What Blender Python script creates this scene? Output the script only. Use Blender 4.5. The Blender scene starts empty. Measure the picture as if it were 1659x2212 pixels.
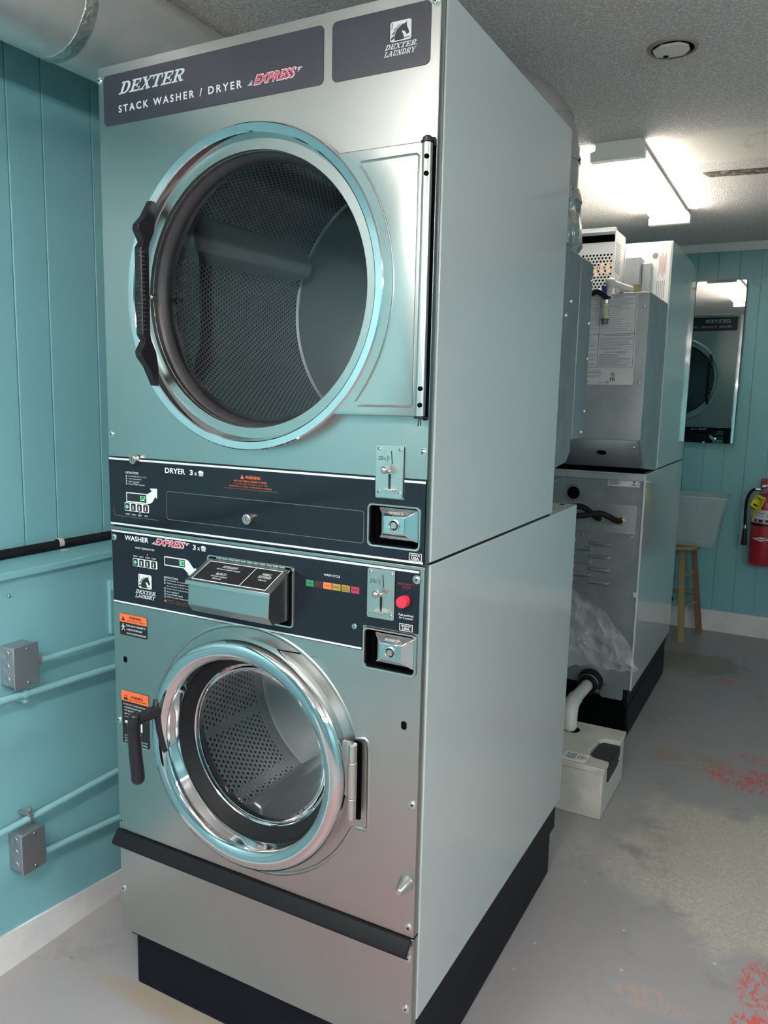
import bpy, bmesh, math, random
from mathutils import Vector, Matrix
PI = math.pi
random.seed(5)
scene = bpy.context.scene
C = scene.collection
V = Vector

# ------------------------------------------------------------------ materials
class NB:
    def __init__(s, name):
        s.m = bpy.data.materials.new(name); s.m.use_nodes = True
        s.t = s.m.node_tree; s.n = s.t.nodes; s.n.clear()
        s.out = s.n.new('ShaderNodeOutputMaterial')
        s.b = s.n.new('ShaderNodeBsdfPrincipled')
        s.t.links.new(s.b.outputs[0], s.out.inputs[0])
    def link(s, a, b): s.t.links.new(a, b)
    def val(s, node, key, v):
        if hasattr(v, 'is_output'): s.link(v, node.inputs[key])
        else: node.inputs[key].default_value = v
    def set(s, **k):
        names = dict(col='Base Color', metal='Metallic', rough='Roughness', ior='IOR', alpha='Alpha', trans='Transmission Weight',
                     coat='Coat Weight', coatr='Coat Roughness', normal='Normal', spec='Specular IOR Level', aniso='Anisotropic',
                     emit='Emission Color', estr='Emission Strength', anrot='Anisotropic Rotation', tangent='Tangent')
        for a, v in k.items():
            if isinstance(v, tuple) and len(v) == 3: v = (*v, 1)
            s.val(s.b, names[a], v)
        return s
    def math(s, op, a, b=0.0, c=None, clamp=False):
        n = s.n.new('ShaderNodeMath'); n.operation = op; n.use_clamp = clamp
        s.val(n, 0, a); s.val(n, 1, b)
        if c is not None: s.val(n, 2, c)
        return n.outputs[0]
    def pos(s):
        if not hasattr(s, '_p'): s._p = s.n.new('ShaderNodeNewGeometry').outputs['Position']
        return s._p
    def obj(s):
        return s.n.new('ShaderNodeTexCoord').outputs['Object']
    def uv(s):
        return s.n.new('ShaderNodeTexCoord').outputs['UV']
    def xyz(s, v):
        n = s.n.new('ShaderNodeSeparateXYZ'); s.link(v, n.inputs[0]); return n.outputs
    def mapping(s, v, scale=(1, 1, 1), loc=(0, 0, 0)):
        n = s.n.new('ShaderNodeMapping'); s.link(v, n.inputs[0]); n.inputs['Scale'].default_value = scale; n.inputs['Location'].default_value = loc
        return n.outputs[0]
    def noise(s, scale, detail=3, rough=.5, v=None, dist=0.0, col=False):
        n = s.n.new('ShaderNodeTexNoise'); s.link(v if v is not None else s.pos(), n.inputs['Vector'])
        n.inputs['Scale'].default_value = scale; n.inputs['Detail'].default_value = detail
        n.inputs['Roughness'].default_value = rough; n.inputs['Distortion'].default_value = dist
        return n.outputs['Color' if col else 'Fac']
    def voro(s, scale, v=None, feature='F1'):
        n = s.n.new('ShaderNodeTexVoronoi'); s.link(v if v is not None else s.pos(), n.inputs['Vector'])
        n.feature = feature; n.inputs['Scale'].default_value = scale
        return n.outputs['Distance']
    def ramp(s, fac, stops):
        n = s.n.new('ShaderNodeValToRGB'); s.link(fac, n.inputs[0]); e = n.color_ramp.elements
        while len(e) < len(stops): e.new(.5)
        for i, (p, c) in enumerate(stops):
            e[i].position = p; e[i].color = (*c, 1) if len(c) == 3 else c
        return n.outputs[0]
    def maprange(s, v, a, b, c=0.0, d=1.0, smooth=True):
        n = s.n.new('ShaderNodeMapRange'); n.interpolation_type = 'SMOOTHSTEP' if smooth else 'LINEAR'
        s.val(n, 0, v); s.val(n, 1, a); s.val(n, 2, b); s.val(n, 3, c); s.val(n, 4, d)
        return n.outputs[0]
    def mix(s, fac, a, b, blend='MIX'):
        n = s.n.new('ShaderNodeMix'); n.data_type = 'RGBA'; n.blend_type = blend
        if isinstance(a, tuple) and len(a) == 3: a = (*a, 1)
        if isinstance(b, tuple) and len(b) == 3: b = (*b, 1)
        s.val(n, 0, fac); s.val(n, 6, a); s.val(n, 7, b)
        return n.outputs[2]
    def bump(s, h, strength=.3, dist=.001, normal=None):
        n = s.n.new('ShaderNodeBump'); s.link(h, n.inputs['Height']); n.inputs['Strength'].default_value = strength
        n.inputs['Distance'].default_value = dist
        if normal is not None: s.link(normal, n.inputs['Normal'])
        return n.outputs[0]

def simple(name, col, rough=.5, metal=0, **k):
    return NB(name).set(col=col, rough=rough, metal=metal, **k).m

M = {}
def stainless():
    a = NB('brushed_stainless')
    p = a.obj()
    big = a.noise(2.2, 3, .55, p, dist=.4)
    smear = a.noise(5, 4, .6, a.mapping(p, (1.6, 1, .5)), dist=1.0)
    r = a.maprange(big, .3, .7, .290, .325)
    r = a.math('ADD', r, a.maprange(smear, .45, .75, 0, .05))
    col = a.mix(a.maprange(big, .35, .7), (.465, .485, .470), (.43, .45, .435))
    tg = a.n.new('ShaderNodeTangent'); tg.direction_type = 'RADIAL'; tg.axis = 'Z'
    a.set(col=col, metal=1, rough=r, aniso=.25, anrot=.25, tangent=tg.outputs[0])
    return a.m
M['steel'] = stainless()
a = NB('chrome'); n1 = a.noise(3, 3, .6, a.obj()); a.set(col=(.64, .66, .67), metal=1, rough=a.maprange(n1, .35, .7, .05, .08)); M['chrome'] = a.m
M['satin'] = simple('satin_nickel', (.62, .60, .57), .30, 1)
M['screwm'] = simple('screw_steel', (.72, .71, .68), .22, 1)
a = NB('cabinet_enamel'); n1 = a.noise(1.5, 3, .5, a.obj()); n2 = a.noise(260, 2, .5, a.obj())
a.set(col=(.55, .60, .60), rough=.24, coat=.9, coatr=.035); M['enamel'] = a.m
M['palewall'] = simple('pale_wall_paint', (.66, .63, .60), .5)
M['white'] = simple('white_enamel', (.80, .80, .79), .3)
M['black'] = simple('black_panel_overlay', (.010, .013, .020), .10, spec=.30)
M['plate'] = simple('header_plate_black', (.034, .036, .052), .34)
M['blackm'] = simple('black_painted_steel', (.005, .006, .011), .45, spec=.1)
M['blackp'] = simple('black_plastic', (.012, .011, .015), .33, spec=.35)
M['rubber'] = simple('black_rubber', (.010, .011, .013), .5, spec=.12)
M['vent'] = simple('dull_vent_pipe', (.46, .44, .42), .42, .5)
M['gasket'] = simple('grey_rubber', (.028, .026, .030), .42)
M['void'] = simple('dark_recess', (.003, .003, .004), .8, spec=.02)
M['pw'] = simple('print_white', (.82, .84, .86), .5)
M['ps'] = simple('print_silver', (.76, .80, .83), .4)
M['po'] = simple('print_orange', (.85, .16, .04), .5)
M['pr'] = simple('print_red', (.75, .05, .12), .5)
M['pk'] = simple('print_black', (.01, .01, .012), .5)
M['pg'] = simple('print_grey', (.20, .25, .27), .5)
M['dimred'] = simple('print_dim_red', (.18, .02, .03), .5)
M['dimor'] = simple('print_dim_orange', (.30, .08, .03), .5)
def lamp(name, col, s):
    return NB(name).set(col=(.02, .02, .02), emit=col, estr=s, rough=.4).m
M['led_g'] = lamp('green_digits', (.15, .9, .35), 1.6)
M['led_r'] = lamp('red_indicator', (1, .08, .06), 4)
M['lit_o'] = lamp('lit_orange_window', (1, .22, .05), .75)
M['win_y'] = simple('yellow_window', (.42, .29, .05), .4)
M['win_r'] = simple('red_window', (.40, .03, .08), .4)
M['win_g'] = simple('green_window', (.03, .22, .10), .4)
M['win_d'] = simple('dark_window', (.04, .02, .02), .4)
M['redb'] = simple('red_button_plastic', (.85, .03, .07), .35)
M['dispbk'] = simple('display_black', (.006, .012, .010), .15)
a = NB('thin_glass'); a.n.remove(a.b)
tr = a.n.new('ShaderNodeBsdfTransparent'); tr.inputs[0].default_value = (.80, .83, .84, 1)
gl = a.n.new('ShaderNodeBsdfGlossy'); gl.inputs['Roughness'].default_value = .015
fr = a.n.new('ShaderNodeFresnel'); fr.inputs[0].default_value = 1.42
mx = a.n.new('ShaderNodeMixShader'); a.link(fr.outputs[0], mx.inputs[0]); a.link(tr.outputs[0], mx.inputs[1]); a.link(gl.outputs[0], mx.inputs[2]); a.link(mx.outputs[0], a.out.inputs[0])
M['glass'] = a.m
def perforated(name, p, r, base, rough, metal=1, vlim=None):
    a = NB(name); uv = a.xyz(a.uv())
    u = a.math('DIVIDE', uv[0], p); v = a.math('DIVIDE', uv[1], p * 1.732)
    def d(ou, ov):
        x = a.math('SUBTRACT', a.math('FRACT', a.math('ADD', u, ou)), .5)
        y = a.math('MULTIPLY', a.math('SUBTRACT', a.math('FRACT', a.math('ADD', v, ov)), .5), 1.732)
        return a.math('SQRT', a.math('ADD', a.math('MULTIPLY', x, x), a.math('MULTIPLY', y, y)))
    dd = a.math('MINIMUM', d(0, 0), d(.5, .5))
    m = a.maprange(dd, r / p * .85, r / p * 1.1, 1, 0)
    rim = a.maprange(dd, r / p, r / p * 1.5, 0, 1)
    if vlim:
        m = a.math('MULTIPLY', m, a.math('MULTIPLY', a.math('GREATER_THAN', uv[1], vlim[0]), a.math('LESS_THAN', uv[1], vlim[1])))
    if vlim and len(vlim) > 2:   # rows grouped in bands around the drum
        f = a.math('FRACT', a.math('DIVIDE', uv[0], vlim[2])); m = a.math('MULTIPLY', m, a.math('LESS_THAN', f, .86))
    n = a.noise(3, 2, .5, a.obj())
    a.set(col=a.mix(m, a.mix(n, base, tuple(c * .85 for c in base)), (.004, .004, .005)), rough=rough, metal=a.math('MULTIPLY', a.math('SUBTRACT', 1.0, m), metal), normal=a.bump(rim, .4, .002))
    return a.m
M['drumD'] = perforated('dryer_drum_perforated', .0118, .0036, (.52, .54, .55), .5, .6)
M['drumW'] = perforated('washer_drum_perforated', .0145, .0036, (.74, .76, .76), .38, .8, vlim=(.08, .315, .17))
M['drumback'] = simple('drum_back_steel', (.46, .49, .50), .45, .6)
M['drumbackW'] = simple('washer_drum_back', (.58, .60, .61), .42, .8)
a = NB('galvanised_sheet'); p = a.obj(); v = a.voro(70, p); n = a.noise(6, 4, .6, p)
a.set(col=a.mix(a.maprange(n, .3, .7), (.40, .42, .44), (.50, .52, .53)), metal=.75, rough=a.maprange(v, 0, .6, .36, .5)); M['galv'] = a.m
a = NB('galvanised_dark'); p = a.obj(); n = a.noise(8, 4, .6, p)
a.set(col=a.mix(a.maprange(n, .3, .7), (.21, .235, .25), (.27, .295, .31)), metal=.45, rough=.42); M['galvd'] = a.m
a = NB('duct_metal'); p = a.obj(); n = a.noise(5, 5, .65, a.mapping(p, (1, .5, 1)), dist=.8); n2 = a.noise(18, 4, .6, p, dist=.5)
a.set(col=a.mix(a.maprange(n, .35, .65), (.86, .83, .79), (.74, .73, .73)), metal=.70, rough=a.maprange(n2, .2, .8, .30, .36), normal=a.bump(n, .25, .004)); M['duct'] = a.m
a = NB('foil_tape'); n = a.noise(30, 4, .7, a.obj(), dist=1.5); a.set(col=(.72, .71, .68), metal=.95, rough=.25, normal=a.bump(n, .8, .006)); M['foil'] = a.m
M['boxm'] = simple('junction_box_steel', (.42, .42, .45), .38, .8)
M['painted'] = None
def tealwall(name, far=False):
    a = NB(name); p = a.pos(); n = a.noise(2.0, 4, .55, p); n2 = a.noise(90, 3, .6, p); n3 = a.noise(14, 3, .6, p)
    c1, c2 = (.205, .455, .500), (.220, .480, .525)
    col = a.mix(n, c1, c2)
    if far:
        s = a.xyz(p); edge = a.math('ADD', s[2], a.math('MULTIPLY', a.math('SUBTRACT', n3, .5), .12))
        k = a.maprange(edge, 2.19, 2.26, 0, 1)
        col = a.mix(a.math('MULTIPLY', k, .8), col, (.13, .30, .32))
    a.set(col=col, rough=a.maprange(n3, .3, .7, .30, .42), normal=a.bump(a.math('ADD', n2, a.math('MULTIPLY', n3, .7)), .12, .002))
    return a.m
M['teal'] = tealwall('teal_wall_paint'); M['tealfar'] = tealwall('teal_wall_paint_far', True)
a = NB('conduit_teal_paint'); n = a.noise(60, 4, .7, a.obj()); s = a.xyz(a.obj())
a.set(col=a.mix(a.maprange(n, .60, .68), (.25, .50, .54), (.47, .47, .47)), rough=.4); M['conduit'] = a.m
a = NB('white_baseboard'); p = a.pos(); n = a.noise(1, 4, .6, a.mapping(p, (30, 3, 30))); n2 = a.noise(9, 4, .6, p)
s = a.xyz(p)
a.set(col=a.mix(a.maprange(n2, .3, .75), (.82, .79, .78), (.70, .68, .69)), rough=.5, normal=a.bump(n, .35, .003)); M['bbw'] = a.m
a = NB('white_trim'); a.set(col=(.62, .62, .60), rough=.5); M['trim'] = a.m
# popcorn ceiling with a repaired smooth patch
def blobmask(a, px, py, cx, cy, rx, ry, nz, amt=.5, soft=.15):
    dx = a.math('DIVIDE', a.math('SUBTRACT', px, cx), rx); dy = a.math('DIVIDE', a.math('SUBTRACT', py, cy), ry)
    d = a.math('SQRT', a.math('ADD', a.math('MULTIPLY', dx, dx), a.math('MULTIPLY', dy, dy)))
    d = a.math('ADD', d, a.math('MULTIPLY', a.math('SUBTRACT', nz, .5), amt))
    return a.maprange(d, 1 - soft, 1 + soft, 1, 0)
a = NB('popcorn_ceiling'); p = a.pos(); s = a.xyz(p)
n = a.noise(130, 3, .65, p); vv = a.voro(150, p); n2 = a.noise(7, 4, .6, p)
patch = blobmask(a, s[0], s[1], 1.00, 2.17, .26, .22, n2, .5, .12)
patch2 = blobmask(a, s[0], s[1], .80, 1.05, .22, .16, n2, .6, .2)
h = a.math('ADD', a.maprange(n, .42, .62), a.math('MULTIPLY', vv, -.6))
h = a.math('MULTIPLY', h, a.math('SUBTRACT', 1.0, a.math('MULTIPLY', patch, .9)))
cr = a.maprange(a.noise(5, 2, .5, p, dist=2.5), .495, .505)
pop = a.mix(a.maprange(n, .38, .62), (.66, .60, .585), (.95, .885, .86))
col = a.mix(patch, pop, a.mix(a.maprange(n2, .58, .66), (.84, .79, .71), (.70, .63, .53)))
a.set(col=col, rough=.85, normal=a.bump(h, .8, .004)); M['ceil'] = a.m
# painted concrete floor: worn bare patch, rust, red paint showing through, specks
a = NB('painted_concrete_floor'); p = a.pos(); s = a.xyz(p); X, Y = s[0], s[1]
n = a.noise(1.6, 4, .55, p); nf = a.noise(9, 6, .68, p, dist=.6); ng = a.noise(60, 5, .7, p); nb = a.noise(3.2, 5, .6, p)
nr = a.noise(45, 5, .75, a.mapping(p, (1, .6, 1)), dist=1.0)
col = a.mix(n, (.30, .29, .30), (.36, .35, .355))
nbf = a.math('ADD', a.math('MULTIPLY', nb, .6), a.math('MULTIPLY', nf, .4)); bare = blobmask(a, X, Y, 1.38, 1.34, .46, .42, nbf, 1.9, .14)
nh = a.noise(150, 4, .7, p); tan = a.mix(a.maprange(a.math('ADD', a.math('MULTIPLY', ng, .4), a.math('MULTIPLY', nh, .6)), .38, .64), (.38, .355, .31), (.58, .54, .47))
col = a.mix(a.math('MULTIPLY', bare, .92), col, tan)
t2 = blobmask(a, X, Y, 1.07, 2.10, .17, .10, nf, 1.3, .2)
col = a.mix(a.math('MULTIPLY', a.math('MULTIPLY', t2, a.maprange(nf, .40, .56)), .7), col, (.34, .25, .17))
t3 = blobmask(a, X, Y, .92, 3.42, .26, .20, nf, 2.2, .2)
col = a.mix(a.math('MULTIPLY', t3, .65), col, (.20, .17, .12))
t4 = blobmask(a, X, Y, 1.16, .62, .09, .04, nf, 1.0, .3)
col = a.mix(a.math('MULTIPLY', a.math('MULTIPLY', t4, a.maprange(nr, .44, .58)), .55), col, (.52, .34, .26))
for (cx, cy, rx, ry, am, st) in [(1.33, 2.02, .20, .11, 1.0, 1), (1.32, 2.24, .10, .05, 1.2, .7), (1.42, .80, .07, .11, 1.0, 1), (1.40, .66, .05, .04, 1.2, 1), (1.10, 3.2, .06, .09, 1.5, .6),
                            (1.05, 3.55, .05, .04, 1.5, .5), (1.75, 1.1, .2, .16, 1.2, 1), (.95, -.75, 1.2, .50, 1.2, .38), (1.6, 3.3, .25, .3, 1.4, .6)]:
    m = blobmask(a, X, Y, cx, cy, rx, ry, nf, am, .25)
    m = a.math('MULTIPLY', m, a.maprange(nr, .47, .56)) if cy > 0 else m
    col = a.mix(a.math('MULTIPLY', m, .8 * st), col, (.62, .075, .07))
wear = a.math('MULTIPLY', a.maprange(nbf, .53, .66), a.maprange(X, .75, 1.1)); col = a.mix(a.math('MULTIPLY', wear, .45), col, (.27, .225, .175))
nv = a.noise(2.6, 6, .7, a.mapping(p, (1, 1, 1), (7, 3, 0))); wear2 = a.math('MULTIPLY', a.maprange(nv, .56, .64), a.maprange(nf, .45, .6)); col = a.mix(a.math('MULTIPLY', wear2, .30), col, (.20, .18, .16))
rust = a.math('MULTIPLY', blobmask(a, X, Y, .30, -.0, .40, .035, nf, 1.4, .4), .75)
col = a.mix(rust, col, (.34, .27, .20))
spk = a.maprange(a.voro(9, p), .035, .045, 1, 0); col = a.mix(a.math('MULTIPLY', spk, .5), col, (.10, .09, .09))
spw = a.maprange(a.voro(7, a.mapping(p, (1, 1, 1), (3.3, 1.7, 0))), .03, .04, 1, 0); col = a.mix(a.math('MULTIPLY', spw, .6), col, (.7, .68, .66))
crk = a.maprange(a.math('ABSOLUTE', a.math('SUBTRACT', nb, .5)), 0, .0035, 1, 0)
col = a.mix(a.math('MULTIPLY', crk, .10), col, (.12, .11, .10))
a.set(col=col, rough=a.math('ADD', a.maprange(n, .3, .7, .36, .48), a.math('MULTIPLY', bare, .3)), normal=a.bump(a.math('ADD', a.math('MULTIPLY', ng, .5), nf), .25, .003)); M['floor'] = a.m
M['lampm'] = simple('lamp_housing_white', (.86, .84, .80), .4)
a = NB('fluorescent_tube'); a.set(col=(.9, .9, .9), emit=(1, .93, .82), estr=1.0); M['tube'] = a.m
TUBE = a.b
a = NB('fluorescent_tube_front'); a.set(col=(.9, .9, .9), emit=(1, .95, .90), estr=1.0); M['tube2'] = a.m
TUBE2 = a.b
a = NB('fill_tube_far'); a.set(col=(.9, .9, .9), emit=(1, .96, .93), estr=1.0); M['tube3'] = a.m
TUBE3 = a.b
a = NB('fill_tube_near'); a.set(col=(.9, .9, .9), emit=(1, .95, .90), estr=1.0); M['tube4'] = a.m
TUBE4 = a.b
M['mirror'] = simple('mirror_silver', (.86, .88, .87), .012, 1)
M['pvc'] = simple('white_pvc', (.66, .65, .60), .35)
a = NB('trough_plastic'); n = a.noise(14, 4, .6, a.obj()); a.set(col=a.mix(a.maprange(n, .35, .7), (.60, .58, .51), (.50, .48, .42)), rough=.5); M['trough'] = a.m
M['brass'] = simple('brass_fitting', (.62, .52, .30), .3, 1)
M['wood'] = None
a = NB('stool_wood'); n = a.noise(1, 4, .6, a.mapping(a.obj(), (60, 60, 6))); a.set(col=a.mix(n, (.40, .30, .13), (.27, .18, .08)), rough=.55); M['wood'] = a.m
a = NB('stool_wood_dark'); n = a.noise(1, 4, .6, a.mapping(a.obj(), (60, 60, 6))); a.set(col=a.mix(n, (.26, .14, .08), (.20, .10, .06)), rough=.55); M['wood2'] = a.m
def sheetmat(name, col, op, rough, crumple=False):
    a = NB(name); tr = a.n.new('ShaderNodeBsdfTransparent'); mx = a.n.new('ShaderNodeMixShader')
    a.set(col=col, rough=rough)
    n = a.noise(9, 3, .6, a.obj())
    if crumple: a.set(normal=a.bump(a.math('ADD', a.voro(16, a.obj()), a.math('MULTIPLY', a.noise(14, 3, .6, a.obj(), dist=2), .6)), .8, .03))
    va = .09 if crumple else .015; a.link(a.maprange(n, .3, .7, op - va, op + va), mx.inputs[0]); a.link(tr.outputs[0], mx.inputs[1]); a.link(a.b.outputs[0], mx.inputs[2]); a.link(mx.outputs[0], a.out.inputs[0])
    return a.m
M['sheet'] = sheetmat('clear_plastic_sheet', (.66, .70, .69), .34, .16, True)
M['tub'] = sheetmat('translucent_tub', (.66, .76, .76), .27, .22)
M['extred'] = simple('extinguisher_red', (.36, .015, .03), .25, coat=.5)
M['yellow'] = simple('yellow_tag', (.80, .66, .02), .5)
M['blue'] = simple('blue_tag', (.02, .05, .28), .4)
M['flame'] = lamp('burner_flame', (1, .22, .05), 1.8)
M['clear'] = sheetmat('sight_glass', (.62, .60, .40), .45, .1)
M['straps'] = simple('clear_strap', (.55, .53, .56), .3)
M['paper'] = simple('label_paper', (.66, .66, .65), .5)

# ------------------------------------------------------------------ geometry helpers
ROOT = {}
def rootof(o):
    while o.parent: o = o.parent
    return o
def thing(name, label, cat, loc=(0, 0, 0), rz=0, group=None):
    o = bpy.data.objects.new(name, None); C.objects.link(o); o.empty_display_size = .05
    o.location = loc; o.rotation_euler = (0, 0, rz); o['label'] = label; o['category'] = cat
    if group: o['group'] = group
    ROOT[o] = Matrix.Translation(loc) @ Matrix.Rotation(rz, 4, 'Z')
    return o
def tag(o, label, cat, group=None):
    o['label'] = label; o['category'] = cat
    if group: o['group'] = group
    return o
class MB:
    def __init__(s): s.v = []; s.f = []; s.mi = []; s.uv = {}
    def add(s, vs, fs, mi=0, uvs=None):
        o = len(s.v); s.v += [tuple(v) for v in vs]
        for i, f in enumerate(fs):
            if uvs: s.uv[len(s.f)] = uvs[i]
            s.f.append(tuple(o + k for k in f)); s.mi.append(mi)
        return s
    def box(s, x0, x1, y0, y1, z0, z1, mi=0):
        vs = [(x, y, z) for x in (x0, x1) for y in (y0, y1) for z in (z0, z1)]
        return s.add(vs, [(0, 1, 3, 2), (4, 6, 7, 5), (0, 4, 5, 1), (2, 3, 7, 6), (0, 2, 6, 4), (1, 5, 7, 3)], mi)
    def hexa(s, b, t, mi=0):   # b, t: 4 points each, same order
        return s.add(list(b) + list(t), [(3, 2, 1, 0), (4, 5, 6, 7), (0, 1, 5, 4), (1, 2, 6, 5), (2, 3, 7, 6), (3, 0, 4, 7)], mi)
    def prism(s, pts, fn0, fn1, mi=0):   # 2d outline; fn maps (u,v)->3d for both caps
        n = len(pts); vs = [fn0(*p) for p in pts] + [fn1(*p) for p in pts]
        return s.add(vs, [tuple(range(n - 1, -1, -1)), tuple(range(n, 2 * n))] + [(i, (i + 1) % n, n + (i + 1) % n, n + i) for i in range(n)], mi)
    def lathe(s, prof, c, axis='Y', segs=64, mi=0, a0=0, a1=2 * PI, uvR=None, close=False):
        # prof: (r, t) along the axis direction
        full = abs(a1 - a0 - 2 * PI) < 1e-6
        na = segs if full else segs + 1; vs = []; n = len(prof)
        ln = [0]
        for i in range(1, n): ln.append(ln[-1] + math.hypot(prof[i][0] - prof[i - 1][0], prof[i][1] - prof[i - 1][1]))
        for k in range(na):
            an = a0 + (a1 - a0) * k / segs; ca, sa = math.cos(an), math.sin(an)
            for r, t in prof:
                if axis == 'Y': vs.append((c[0] + r * ca, c[1] + t, c[2] + r * sa))
                elif axis == 'Z': vs.append((c[0] + r * ca, c[1] + r * sa, c[2] + t))
                else: vs.append((c[0] + t, c[1] + r * ca, c[2] + r * sa))
        fs = []; uvs = []
        for k in range(segs):
            k2 = (k + 1) % na
            for i in range(n - 1 + (1 if close else 0)):
                j = (i + 1) % n
                fs.append((k * n + i, k * n + j, k2 * n + j, k2 * n + i))
                if uvR:
                    u0, u1 = (a0 + (a1 - a0) * k / segs) * uvR, (a0 + (a1 - a0) * (k + 1) / segs) * uvR
                    uvs.append(((u0, ln[i]), (u0, ln[j] if j else ln[i]), (u1, ln[j] if j else ln[i]), (u1, ln[i])))
        return s.add(vs, fs, mi, uvs or None)
    def disc(s, c, r, axis='Y', segs=32, mi=0):
        vs = []
        for k in range(segs):
            a = 2 * PI * k / segs; ca, sa = r * math.cos(a), r * math.sin(a)
            vs.append((c[0] + ca, c[1], c[2] + sa) if axis == 'Y' else (c[0] + ca, c[1] + sa, c[2]) if axis == 'Z' else (c[0], c[1] + ca, c[2] + sa))
        return s.add(vs, [tuple(range(segs))], mi)
    def cyl(s, c, r, t0, t1, axis='Y', segs=32, mi=0, r1=None):
        r1 = r if r1 is None else r1
        return s.lathe([(0.00001, t0), (r, t0), (r1, t1), (0.00001, t1)], c, axis, segs, mi)
    def tube(s, pts, r, segs=14, mi=0, smooth=6, cap=True, rs=None):
        P = [V(p) for p in pts]
        if smooth and len(P) > 2:
            Q = []; E = [P[0] * 2 - P[1]] + P + [P[-1] * 2 - P[-2]]
            for i in range(1, len(E) - 2):
                for k in range(smooth):
                    t = k / smooth; p0, p1, p2, p3 = E[i - 1:i + 3]
                    Q.append(.5 * ((2 * p1) + (p2 - p0) * t + (2 * p0 - 5 * p1 + 4 * p2 - p3) * t * t + (3 * p1 - p0 - 3 * p2 + p3) * t ** 3))
            P = Q + [P[-1]]
        n = len(P); vs = []; up = V((0, 0, 1))
        T0 = (P[1] - P[0]).normalized(); N = T0.orthogonal().normalized()
        for i in range(n):
            T = (P[min(i + 1, n - 1)] - P[max(i - 1, 0)]).normalized()
            N = (N - T * N.dot(T)).normalized(); B = T.cross(N)
            rr = r if rs is None else rs[0] + (rs[1] - rs[0]) * i / (n - 1)
            for k in range(segs):
                a = 2 * PI * k / segs; vs.append(P[i] + (N * math.cos(a) + B * math.sin(a)) * rr)
        fs = [(i * segs + k, i * segs + (k + 1) % segs, (i + 1) * segs + (k + 1) % segs, (i + 1) * segs + k) for i in range(n - 1) for k in range(segs)]
        if cap: fs += [tuple(range(segs - 1, -1, -1)), tuple((n - 1) * segs + k for k in range(segs))]
        return s.add(vs, fs, mi)
    def sphere(s, c, r, mi=0, n=16, sc=(1, 1, 1)):
        prof = [(math.cos(-PI / 2 + PI * i / n) * r, math.sin(-PI / 2 + PI * i / n) * r) for i in range(n + 1)]
        o = MB(); o.lathe([(max(p[0], 1e-5), p[1]) for p in prof], (0, 0, 0), 'Z', n * 2)
        return s.add([(c[0] + v[0] * sc[0], c[1] + v[1] * sc[1], c[2] + v[2] * sc[2]) for v in o.v], o.f, mi)
    def mesh(s, me, mat, mi=0):
        return s.add([tuple(mat @ v.co) for v in me.vertices], [tuple(p.vertices) for p in me.polygons], mi)
    def build(s, name, mats, parent=None, angle=35, bevel=0, bseg=2, kind=None, recalc=True, solid=0):
        me = bpy.data.meshes.new(name); me.from_pydata(s.v, [], s.f)
        if not isinstance(mats, (list, tuple)): mats = [mats]
        for m in mats: me.materials.append(m)
        me.polygons.foreach_set('material_index', s.mi)
        if s.uv:
            l = me.uv_layers.new(name='uv')
            for i, p in enumerate(me.polygons):
                if i in s.uv:
                    for q, li in enumerate(p.loop_indices): l.data[li].uv = s.uv[i][q]
        if recalc:
            bm = bmesh.new(); bm.from_mesh(me); bmesh.ops.remove_doubles(bm, verts=bm.verts, dist=1e-6) if not s.uv else None
            bmesh.ops.recalc_face_normals(bm, faces=bm.faces); bm.to_mesh(me); bm.free()
        me.polygons.foreach_set('use_smooth', [True] * len(me.polygons))
        me.set_sharp_from_angle(angle=math.radians(angle))
        o = bpy.data.objects.new(name, me); C.objects.link(o)
        if parent is not None:
            r = rootof(parent); me.transform(ROOT[r].inverted()) if r in ROOT else None
            o.parent = parent
        if bevel:
            b = o.modifiers.new('bevel', 'BEVEL'); b.width = bevel; b.segments = bseg; b.limit_method = 'ANGLE'; b.angle_limit = math.radians(40)
        if solid:
            b = o.modifiers.new('solid', 'SOLIDIFY'); b.thickness = solid; b.offset = 0
        if kind: o['kind'] = kind
        return o
def rrect(x0, x1, z0, z1, r, n=6):
    P = []
    for cx, cz, a0 in ((x1 - r, z1 - r, 0), (x0 + r, z1 - r, 90), (x0 + r, z0 + r, 180), (x1 - r, z0 + r, 270)):
        for k in range(n + 1):
            a = math.radians(a0 + 90 * k / n); P.append((cx + r * math.cos(a), cz + r * math.sin(a)))
    return P
def circ(cx, cz, r, n=48, sx=1):
    return [(cx + r * sx * math.cos(2 * PI * k / n), cz + r * math.sin(2 * PI * k / n)) for k in range(n)]
FRONT = Matrix(((1, 0, 0, 0), (0, 0, -1, 0), (0, 1, 0, 0), (0, 0, 0, 1)))     # (u,v,w) -> (x, -w, z)
BACKM = FRONT  # plates seen from the camera side always face -y
def plate_mesh(outlines, th=.001, bev=0):
    cu = bpy.data.curves.new('t', 'CURVE'); cu.dimensions = '2D'; cu.fill_mode = 'BOTH'; cu.extrude = th / 2
    if bev: cu.bevel_depth = bev; cu.bevel_resolution = 2; cu.offset = -bev
    for pts in outlines:
        sp = cu.splines.new('POLY'); sp.points.add(len(pts) - 1); sp.use_cyclic_u = True
        for i, p in enumerate(pts): sp.points[i].co = (p[0], p[1], 0, 1)
    ob = bpy.data.objects.new('t', cu); me = bpy.data.meshes.new_from_object(ob)
    bpy.data.objects.remove(ob); bpy.data.curves.remove(cu)
    return me
def plate(mb, outlines, y, th=.001, mi=0, bev=0, mat=FRONT):
    # front face at y, body extends to y+th
    me = plate_mesh(outlines, th, bev); T = Matrix.Translation((0, y + th / 2 + bev, 0)) @ mat
    mb.mesh(me, T, mi); bpy.data.meshes.remove(me); return mb
def flat(mb, pts, y, mi=0):
    return mb.add([(p[0], y, p[1]) for p in pts], [tuple(range(len(pts)))], mi)
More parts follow.
